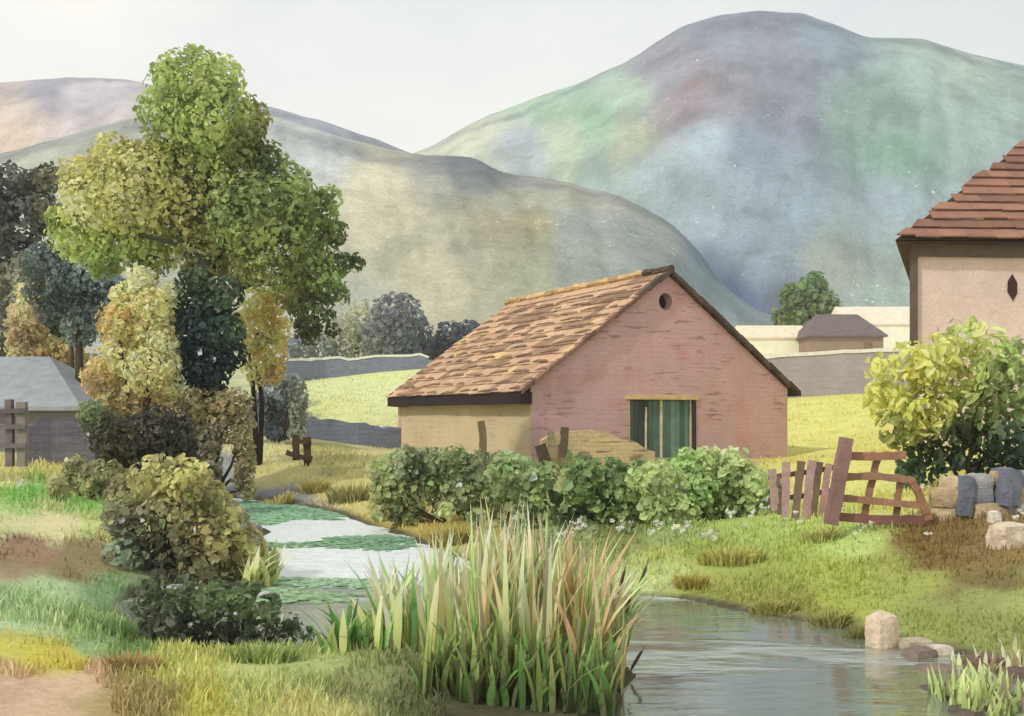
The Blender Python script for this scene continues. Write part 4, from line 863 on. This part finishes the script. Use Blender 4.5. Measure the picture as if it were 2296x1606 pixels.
for (u, v0, v1, w, c) in ((22, 1034, 896, 15, (112, 98, 100)), (50, 1034, 902, 20, (136, 126, 116)), (-90, 1030, 900, 16, (112, 98, 100)), (-200, 1030, 900, 16, (112, 98, 100))): wbar('post', [(u, v0 + 12), (u + 1, (v0 + v1) / 2), (u - 1, v1)], w, 15, c, FYL, fen, .9)
for v in (922, 958, 1000): wbar('rail', [(-230, v), (-80, v + 2), (58, v - 1)], 10, 6, (108, 96, 98), FYL - .12, fen, .9)
hur = plant('broken_hurdle', 'broken dark brown hurdle standing on the straw bank', 'fence', 672, 36)
for pts, w in (([(664, 1022), (662, 975)], 14), ([(690, 1048), (688, 980)], 15)): wbar('post', [(pts[0][0], pts[0][1] + 10), pts[1]], w, 12, (82, 64, 46), 36, hur)
wbar('rail', [(642, 1014), (668, 1024), (700, 1028)], 11, 7, (80, 62, 46), 35.8, hur); wbar('rail', [(662, 992), (690, 990)], 9, 7, (86, 66, 48), 35.8, hur)
for i, (u0, v0, u1, v1, w, Y, c, lb) in enumerate(((1083, 1012, 1078, 944, 17, 39.5, (140, 122, 86), 'weathered olive post against the tan barn wall'), (1260, 1012, 1266, 958, 18, 38.8, (92, 76, 58), 'dark leaning post before the low tan wall'), (1236, 1014, 1234, 968, 17, 39.0, (150, 132, 96), 'pale post at the end of the low tan wall'), (1226, 1056, 1210, 998, 26, 37.0, (72, 62, 46), 'stout blackened stump at the barn corner'))):
    o = wbar('wooden_post', [(u0, v0 + 14), ((u0 + u1) / 2 + 2, (v0 + v1) / 2), (u1, v1)], w, w * .8, c, Y, None); tag(o, lb, 'post', 'old posts by the barn')

# ------------------------------------------------------------------ reeds, bulrushes, grass
def blades(bx, by, bz, h, lean, az, w, c0, c1, seg=4, curve=1.0):
    """curved tapering blades; colours from foot c0 to tip c1"""
    n = len(bx); V = np.zeros((n, 2 * seg + 1, 3)); C = np.zeros((n, 2 * seg + 1, 3))
    fa = az + math.pi / 2 + RNG.normal(0, .8, n)
    for k in range(seg + 1):
        t = k / seg; off = lean * h * t ** (1 + curve); z = bz + h * t * (1 - .25 * lean * t)
        x = bx + np.cos(az) * off; y = by + np.sin(az) * off
        ww = w * (1 - t ** 2.2) * (0.7 + 0.6 * min(1, t * 3)) / 2
        c = c0 + (c1 - c0) * t ** 1.7
        if k < seg:
            V[:, 2 * k] = np.stack([x - np.cos(fa) * ww, y - np.sin(fa) * ww, z], 1); V[:, 2 * k + 1] = np.stack([x + np.cos(fa) * ww, y + np.sin(fa) * ww, z], 1)
            C[:, 2 * k] = c; C[:, 2 * k + 1] = c
        else:
            V[:, 2 * seg] = np.stack([x, y, z], 1); C[:, 2 * seg] = c
    b = np.arange(n)[:, None] * (2 * seg + 1)
    q = np.concatenate([b + np.array([[2 * k, 2 * k + 1, 2 * k + 3, 2 * k + 2]]) for k in range(seg - 1)])
    t = b + np.array([[2 * seg - 2, 2 * seg - 1, 2 * seg]])
    return V.reshape(-1, 3), [q, t], C.reshape(-1, 3)
def pal_pick(pal, n):
    w = np.array([p[0] for p in pal], float); i = RNG.choice(len(pal), n, p=w / w.sum())
    a = lin(np.array([p[1] for p in pal]))[i]; b = lin(np.array([p[2] for p in pal]))[i]
    return a, b
REEDP = [(3, (112, 124, 70), (200, 202, 138)), (2.4, (98, 126, 66), (150, 176, 96)), (2.4, (150, 142, 90), (214, 204, 150)), (1.4, (88, 88, 62), (140, 132, 102)), (3.6, (160, 142, 90), (226, 138, 106)), (.8, (74, 108, 58), (104, 148, 74))]
REEDL = [(3, (140, 152, 80), (214, 212, 146)), (2.4, (104, 138, 74), (158, 186, 104)), (2.4, (176, 166, 104), (222, 212, 156)), (1, (80, 120, 62), (116, 160, 84)), (1.4, (170, 150, 100), (228, 158, 126))]
REEDR = [(2.4, (120, 124, 70), (186, 182, 116)), (2, (96, 98, 66), (144, 134, 102)), (1.8, (100, 128, 64), (134, 164, 82)), (2, (156, 142, 84), (216, 186, 134)), (3.4, (160, 134, 88), (224, 134, 100))]
def reed_clump(label, u0, u1, v, hpx, n, pal, lean=.18, spread=.5, bias=0.0, kk=.45, wpx=14):
    Y = F * EYE / (v - HZ); s = Y / F
    bx = (RNG.uniform(u0, u1, n) - CU) / F * Y; by = Y + RNG.uniform(-spread, spread, n); x0 = float(bx.mean())
    h = hpx * s * RNG.uniform(.45, 1.05, n); az = RNG.uniform(0, 2 * math.pi, n); ln = np.abs(RNG.normal(lean, lean * .8, n)) + np.where(RNG.random(n) < .06, RNG.uniform(.15, .4, n), 0)
    bx0 = bx; c0, c1 = pal_pick(pal, n); j = RNG.normal(1, .08, (n, 1))
    bz = np.maximum(zg(bx, by), -.12) - .04
    V, Fc, C = blades(bx - x0 + 0 * bias, by - Y, bz, h, ln, np.where(RNG.random(n) < abs(bias), 0 if bias > 0 else math.pi, az), wpx * s * RNG.uniform(.6, 1.3, n), c0 * j / kk, c1 * j / kk, 5)
    o = mesh_np('reed_clump', V, Fc, M_grass, None, np.clip(C, .01, .8)); o.location = (x0, Y, 0)
    return tag(o, label, 'reeds', 'reed clumps in the stream')
reed_clump('pale green reeds forming the outer side of the big reed bed by the light water', 850, 980, 1475, 225, 160, REEDL, .2, .5, -.2)
reed_clump('tall cream tipped reeds in the big bed below the dark hedge bush', 960, 1120, 1500, 310, 190, REEDL, .13, .6)
reed_clump('tallest reeds of the big bed with pink tips', 1060, 1230, 1530, 395, 220, REEDP, .12, .7)
reed_clump('brownish pink tipped reeds in the big bed below the broad leaved bush', 1200, 1330, 1525, 360, 190, REEDR, .14, .6, .15)
reed_clump('olive reeds leaning out over the open water', 1290, 1390, 1530, 300, 150, REEDR, .22, .5, .35)
reed_clump('short dark reeds along the foot of the big reed bed', 940, 1380, 1590, 190, 380, [(3, (70, 74, 44), (96, 100, 56)), (2, (84, 96, 48), (128, 140, 66)), (1, (60, 90, 40), (96, 140, 54))], .25, .35)
reed_clump('bright green sedge at the tail of the big reed bed', 740, 880, 1478, 130, 110, [(3, (72, 112, 48), (96, 140, 60)), (2, (170, 165, 90), (206, 198, 120)), (1, (60, 84, 40), (80, 110, 50))], .3, .4, -.3)
reed_clump('light yellow green reeds among the brown stones', 2120, 2300, 1580, 130, 170, [(3, (124, 138, 74), (164, 172, 106)), (2, (112, 130, 66), (146, 160, 90)), (1.5, (92, 84, 62), (124, 112, 82))], .22, .4)
reed_clump('small sparse reeds behind the brown stones', 2160, 2330, 1500, 90, 80, [(3, (150, 160, 84), (206, 206, 140)), (1, (110, 90, 66), (140, 120, 90))], .2, .3)
reed_clump('thin pale sedge at the water edge of the yellow olive bush', 555, 610, 1312, 130, 70, [(3, (150, 145, 80), (206, 196, 120)), (2, (90, 100, 56), (130, 140, 78))], .3, .4, .4)

rush = [(1408, 1418, 1370, 60, .25, 'nearest the olive reeds'), (1425, 1340, 1380, 74, .3, ''), (1398, 1400, 1372, 60, .2, ''), (1386, 1332, 1352, 56, .1, ''), (1415, 1500, 1402, 48, 0, ''), (1112, 1190, 1108, 60, 0, ''), (1150, 1260, 1138, 60, 0, ''), (782, 1330, 800, 40, 0, ''), (828, 1345, 838, 44, 0, ''), (1190, 1290, 1182, 56, 0, '')]
RL = ['dark bulrush arching low over the open water', 'tallest leaning bulrush over the open water with a fat brown head', 'bulrush leaning between the two over the open water', 'upright bulrush at the outer edge of the olive reeds', 'short bulrush stub in the water beside the reed bed', 'bulrush standing among the pink tipped reeds, tallest of the bed', 'bulrush in the middle of the pink tipped reeds', 'bulrush at the tail of the bed against the pale water', 'bulrush just inside the tail of the reed bed', 'bulrush among the brownish reeds below the broad leaved bush']
for i, ((u1, v1, u0, hl, b, _), lb) in enumerate(zip(rush[:5], RL)):
    vb = 1505 + (i % 3) * 14 if i < 7 else 1480
    Y = F * EYE / (vb - HZ); root = tag(empty('bulrush', P(u0, vb, Y)), lb, 'bulrush', 'bulrushes in the reed bed'); s = Y / F
    pts = [np.array(P(u0 + (u1 - u0) * t ** 1.5, vb + 12 + (v1 - vb - 12) * t, Y)) for t in np.linspace(0, 1, 6)]
    mb = MB(); mb.tube(pts, [2.4 * s, 2.2 * s, 2 * s, 1.8 * s, 1.6 * s, 1.4 * s], 6, A((92, 98, 62), .8)); keep(mb.build('stem', M_bark, None, True), root)
    d = pts[-1] - pts[-2]; d /= np.linalg.norm(d); q = pts[-1]
    mb = MB(); mb.tube([q - d * .01, q + d * hl * s * .1, q + d * hl * s * .5, q + d * hl * s * .9, q + d * hl * s, q + d * hl * s * 1.25], [1.4 * s, 3.2 * s, 3.8 * s, 3.4 * s, 1.2 * s, .6 * s], 7, A((92, 76, 58), .9)); keep(mb.build('seed_head', M_bark, None, True), root)
# the one blue flower at the reed edge
q = P(1368, 1500, F * EYE / 570); fl = tag(empty('iris', q), 'small blue iris flower at the outer edge of the reeds', 'flower'); Yi = q[1]
mb = MB(); mb.tube([P(1368, 1510, Yi), P(1374, 1440, Yi), P(1378, 1398, Yi)], [.008, .007, .006], 6, A((96, 120, 62), .8)); keep(mb.build('stem', M_bark, None, True), fl)
n = 9; pc = P(1378, 1386, Yi); dN = RNG.normal(0, 1, (n, 3)); dN /= np.linalg.norm(dN, axis=1, keepdims=True)
V, Fq, CC = leaf_batch(pc + dN * .025 * np.array([.6, .6, 1.6]), dN, np.full(n, .075), np.tile(A((44, 84, 176), .8), (n, 1)), .6); keep(mesh_np('petals', V, Fq, M_leaf, None, CC), fl)

# turf: short blades over the banks, coloured as the ground they grow from
def turf(name, label, u0, u1, Y0, Y1, n, hpx, wpx, kk=.80, yellow=0.0, mask=None, lean=.35):
    Y = np.exp(RNG.uniform(math.log(Y0), math.log(Y1), n)); u = RNG.uniform(u0, u1, n); x = (u - CU) / F * Y
    z = zg(x, Y); d = river_dist(x, Y); ok = (z > .05) & (d > .02)
    cl = fbm(np.stack([x * .9, Y * .9, 0 * x + 3], -1), 3); ok &= RNG.random(n) < np.clip(.55 + 1.3 * cl, .06, 1)
    if mask is not None: ok &= mask(u, HZ + F * (EYE - z) / Y)
    x, Y, z, cl = x[ok], Y[ok], z[ok], cl[ok]; n = len(x); s = Y / F
    c = ground_color(x, Y, z) / kk * np.clip(RNG.normal(1, .13, (n, 1)), .6, 1.45) * np.clip(RNG.normal(1, .05, (n, 3)), .8, 1.2)
    h = hpx * s * RNG.uniform(.4, 1.2, n) * (1 + .8 * np.clip(cl, -.5, 1)); 
    V, Fc, C = blades(x, Y, z - .01, h, np.abs(RNG.normal(lean, .2, n)), RNG.uniform(0, 2 * math.pi, n), wpx * s * RNG.uniform(.6, 1.3, n), c * .95, c * 1.08, 3)
    return kind(mesh_np(name, V, Fc, M_grass, None, np.clip(C, .01, .8)), 'stuff')
turf('grass', '', -500, 1000, 7.6, 13.5, 32000, 34, 4.2, mask=lambda u, v: ~((u < 215 + 45 * fbm(np.stack([v / 30, u / 60, 0 * u], -1), 2) + (v - 1512) * .5) & (v > 1512 + 26 * fbm(np.stack([u / 40, 0 * u, 0 * u + 3], -1), 3))))
turf('grass', '', -800, 640, 12.5, 32, 36000, 20, 3.4)
turf('grass', '', 380, 1300, 19, 46, 20000, 10, 3.0, kk=.62, mask=lambda u, v: ~((u > 430) & (u < 640) & (np.abs(v - (1040 + (u - 440) * .45)) < 26)))
turf('grass', '', 1200, 3100, 11.5, 24, 42000, 17, 3.2)
turf('grass', '', 1700, 2300, 22, 70, 12000, 7, 2.4)
turf('grass', '', 560, 1000, 50, 98, 9000, 5, 2.4)

def tussock(label, u, v, Y, wpx, hpx, n, c0, c1):
    x = (u - CU) / F * Y; s = Y / F; z = zg1(x, Y)
    ra = wpx * s * .5 * RNG.random(n) ** .6; th = RNG.uniform(0, 6.283, n); bx = ra * np.cos(th); by = ra * np.sin(th) * .7; j = RNG.normal(1, .12, (n, 1))
    bz = zg(bx + x, by + Y) - z - .02
    V, Fc, C = blades(bx, by, bz, hpx * s * RNG.uniform(.5, 1.1, n), np.abs(RNG.normal(.45, .2, n)), np.arctan2(by, bx) + RNG.normal(0, .5, n), 4.5 * s * RNG.uniform(.6, 1.3, n), lin(c0) * j / .65, lin(c1) * j / .65, 4)
    o = mesh_np('grass_tussock', V, Fc, M_grass, None, np.clip(C, .01, .8)); o.location = (x, Y, z); return tag(o, label, 'grass tussock', 'tussocks of coarse grass')
for a in (('olive tussock on the straw bank above the head of the stream', 615, 1062, 31, 80, 34, 240, (140, 132, 70), (172, 160, 84)), ('olive tussock just below the broken hurdle', 706, 1064, 32, 66, 34, 220, (142, 134, 72), (174, 162, 86)),
          ('wide olive tussock at the end of the dark hedge bush', 790, 1050, 30, 110, 44, 320, (128, 126, 72), (152, 146, 84)), ('tussock spilling down the straw bank below the dark hedge bush', 900, 1105, 25.5, 110, 40, 300, (150, 140, 70), (184, 168, 84)),
          ('dark tussock between the reed bed and the dark hedge bush', 1010, 1190, 21, 90, 50, 260, (128, 118, 48), (164, 148, 66)), ('broad olive tussock on the open turf right of the reed bed', 1640, 1268, 17, 150, 38, 420, (140, 138, 60), (164, 160, 70)),
          ('small mustard tussock at the far water edge opposite the reeds', 1550, 1330, 15.6, 70, 40, 220, (136, 126, 44), (170, 156, 60)), ('dark green tussock overhanging the water left of the upright boulder', 1860, 1395, 13.2, 90, 36, 260, (104, 106, 44), (140, 138, 60)),
          ('dark tussock tucked against the upright cream boulder', 1925, 1412, 12.5, 50, 44, 160, (92, 94, 38), (128, 126, 52)), ('olive tussock at the foot of the gate post', 1840, 1180, 17.6, 90, 34, 240, (140, 142, 68), (168, 168, 84)),
          ('olive tussock overhanging the far water edge midway to the boulder', 1735, 1378, 14, 110, 26, 260, (120, 118, 48), (150, 146, 62)), ('rusty brown tussock in the corner of the pink path', 300, 1545, 9.6, 130, 50, 300, (130, 108, 62), (168, 140, 80)),
          ('green tussock at the near water edge below the dark water', 590, 1500, 10.6, 150, 56, 340, (120, 138, 70), (150, 164, 86)), ('bright green tussock on the left bank beside the dark water', 265, 1420, 12.2, 120, 50, 320, (108, 134, 72), (134, 158, 90))): tussock(*a)
# small white flower heads in the turf and along the hedge foot
def flowers(n=70):
    sp = np.array([(1545, 1312), (1480, 1205), (1390, 1195), (1700, 1165), (1625, 1180), (1820, 1225), (1930, 1260), (1345, 1190), (1300, 1200), (970, 1135), (1160, 1140), (1580, 1350), (2280, 1245), (2090, 1290), (1690, 1185), (130, 1112), (60, 1115), (1890, 1190), (1520, 1170), (1460, 1215), (1260, 1215)])
    i = RNG.integers(len(sp), size=n); u = sp[i, 0] + RNG.normal(0, 14, n); v = sp[i, 1] + RNG.normal(0, 7, n)
    Y = np.full(n, 20.0)
    for _ in range(12): Y = F * (EYE - zg((u - CU) / F * Y, Y)) / (v - HZ)
    x = (u - CU) / F * Y; z = zg(x, Y) + RNG.uniform(.08, .28, n); c = np.repeat(np.stack([x, Y, z], 1), 7, 0) + RNG.normal(0, .022, (7 * n, 3))
    nn = RNG.normal(0, .5, (7 * n, 3)) + np.array([0, -.4, .8]); nn /= np.linalg.norm(nn, axis=1, keepdims=True)
    V, Fq, CC = leaf_batch(c, nn, RNG.uniform(.04, .075, 7 * n), np.tile(lin((236, 234, 224)) * .95, (7 * n, 1)), .9)
    kind(mesh_np('wildflowers', V, Fq, M_leaf, None, np.clip(CC, 0, .85)), 'stuff')
flowers()
# floating weed on the slack water
M_weed = mat_col('floating weed', 2, .15, 10, .2, .4, .02, 30)
def weed(label, pts, col, z=.006):
    q = shore(pts); c = q.mean(0); lo, hi = q.min(0) - .3, q.max(0) + .3; m = int(150 * (hi - lo).prod()) + 400
    p = RNG.uniform(lo, hi, (m, 2)); d = np.full(m, 1e9); ins = np.zeros(m, bool)
    for k in range(len(q)):
        a = q[k]; b = q[(k + 1) % len(q)]; ab = b - a; t = np.clip(((p - a) @ ab) / (ab @ ab), 0, 1); d = np.minimum(d, np.linalg.norm(p - (a + t[:, None] * ab), axis=1))
        ins ^= ((a[1] > p[:, 1]) != (b[1] > p[:, 1])) & (p[:, 0] < (b[0] - a[0]) * (p[:, 1] - a[1]) / (b[1] - a[1] + 1e-12) + a[0])
    sd_ = np.where(ins, d, -d) + .22 * fbm(np.stack([p[:, 0] * 1.2, p[:, 1] * .8, 0 * d], -1), 3); p = p[sd_ > RNG.uniform(-.3, .2, m)]; n = len(p)
    C3 = np.stack([p[:, 0] - c[0], p[:, 1] - c[1], RNG.uniform(0, .006, n)], 1); nn = RNG.normal(0, .03, (n, 3)) + np.array([0, 0, 1]); nn /= np.linalg.norm(nn, axis=1, keepdims=True)
    cc = A(col, .5)[None] * (1 + .25 * fbm(np.stack([p[:, 0] * .8, p[:, 1] * .5, 0 * p[:, 0] + 4], -1), 3)[:, None]) * RNG.normal(1, .08, (n, 1))
    V, Fq, CC = leaf_batch(C3, nn, RNG.uniform(.09, .24, n), np.clip(cc, .01, .8), .8, .05, 0)
    o = mesh_np('weed_mat', V, Fq, M_leaf, None, CC); o.location = (c[0], c[1], z)
    return tag(o, label, 'water weed', 'mats of green weed afloat on the stream')
weed('broad green weed mat at the head of the pale water', [(532, 1126), (600, 1124), (680, 1138), (772, 1156), (740, 1166), (660, 1164), (600, 1176), (560, 1172), (536, 1150)], (122, 156, 124))
weed('long thin green weed mat crossing the middle of the pale water', [(610, 1219), (690, 1220), (760, 1208), (850, 1203), (935, 1206), (945, 1216), (900, 1218), (930, 1226), (880, 1234), (790, 1230), (720, 1226), (620, 1226)], (118, 150, 116))
weed('straight green weed mat below the middle of the pale water', [(612, 1297), (700, 1298), (835, 1304), (838, 1318), (760, 1314), (640, 1309)], (140, 164, 134))
weed('green weed mat drifting from under the yellow olive bush', [(560, 1326), (640, 1326), (770, 1336), (740, 1348), (640, 1347), (560, 1345)], (136, 158, 122))

# ------------------------------------------------------------------ camera, light, air
cam_d = bpy.data.cameras.new('camera'); cam = bpy.data.objects.new('camera', cam_d); COL.objects.link(cam)
cam.location = (0, 0, EYE); cam.rotation_euler = (math.pi / 2, 0, 0)
cam_d.sensor_width = 36; cam_d.lens = 36 * F / 2295; cam_d.shift_y = (HZ - 803) / 2295; cam_d.clip_start = .1; cam_d.clip_end = 12000
scene.camera = cam
sd = np.array([-.56, -.50, .66]); sd /= np.linalg.norm(sd)
sun_d = bpy.data.lights.new('sun', 'SUN'); sun_d.energy = 2.1; sun_d.angle = math.radians(2); sun_d.color = (1, .965, .91)
sun = bpy.data.objects.new('sun', sun_d); COL.objects.link(sun); sun.rotation_euler = Vector(-sd).to_track_quat('-Z', 'Y').to_euler(); sun.location = (-30, -20, 60)
w = bpy.data.worlds.new('World'); scene.world = w; w.use_nodes = True; nt = w.node_tree; nt.nodes.clear()
sky = N(nt, 'ShaderNodeTexSky'); sky.sky_type = 'NISHITA'; sky.sun_disc = False; sky.sun_elevation = math.asin(sd[2]); sky.sun_rotation = math.atan2(sd[0], sd[1]) % (2 * math.pi)
tc = N(nt, 'ShaderNodeTexCoord').outputs['Generated']
mp = N(nt, 'ShaderNodeMapping'); mp.inputs['Scale'].default_value = (1, 1, 2.2); L(nt, tc, mp.inputs[0])
n1 = noise(nt, mp.outputs[0], 2.2, 5, .5, .3); n2 = noise(nt, mp.outputs[0], 5.5, 6, .55, .2)
SB = 10.6
cloud = mix(nt, maprange(nt, n1, .35, .65, 0, 1), tuple(np.array((1.0, .955, .875)) * SB), tuple(np.array((.84, .88, .90)) * SB * .88))
cloud = mix(nt, maprange(nt, n2, .46, .66, 0, .6), cloud, tuple(np.array((.72, .79, .84)) * SB * .86))
sx = N(nt, 'ShaderNodeSeparateXYZ'); L(nt, tc, sx.inputs[0])
cloud = mix(nt, mathn(nt, 'MULTIPLY', maprange(nt, sx.outputs[0], .02, .45, 0, .8), maprange(nt, sx.outputs[2], .1, .42, .2, 1)), cloud, tuple(np.array((.60, .70, .74)) * SB * .9))
cloud = mix(nt, mathn(nt, 'MULTIPLY', maprange(nt, sx.outputs[2], .20, .40, .9, 0), maprange(nt, sx.outputs[0], .05, .4, 1, .1)), cloud, tuple(np.array((1.0, .95, .875)) * SB))
full = mix(nt, .94, sky.outputs[0], cloud)
bg = N(nt, 'ShaderNodeBackground'); L(nt, full, bg.inputs[0]); bg.inputs[1].default_value = .11
out = N(nt, 'ShaderNodeOutputWorld'); L(nt, bg.outputs[0], out.inputs[0])
HAZE = 0.0005
if HAZE:
    m, hn = new_mat('haze'); pv = N(hn, 'ShaderNodeVolumePrincipled'); pv.inputs['Color'].default_value = (.92, .95, .97, 1); pv.inputs['Density'].default_value = HAZE; pv.inputs['Anisotropy'].default_value = .2
    o = N(hn, 'ShaderNodeOutputMaterial'); L(hn, pv.outputs[0], o.inputs['Volume'])
    mb = MB(); mb.box((-1400, -60, -3), (1400, 1000, 270)); kind(mb.build('haze', m), 'stuff')
vs = scene.view_settings; scene.display_settings.display_device = 'sRGB'; vs.view_transform = 'Standard'; vs.look = 'None'; vs.exposure = 0; vs.gamma = 1; vs.use_curve_mapping = False
scene.cycles.max_bounces = 6; scene.cycles.diffuse_bounces = 3; scene.cycles.glossy_bounces = 3; scene.cycles.transmission_bounces = 4; scene.cycles.use_denoising = True
scene.cycles.volume_bounces = 1
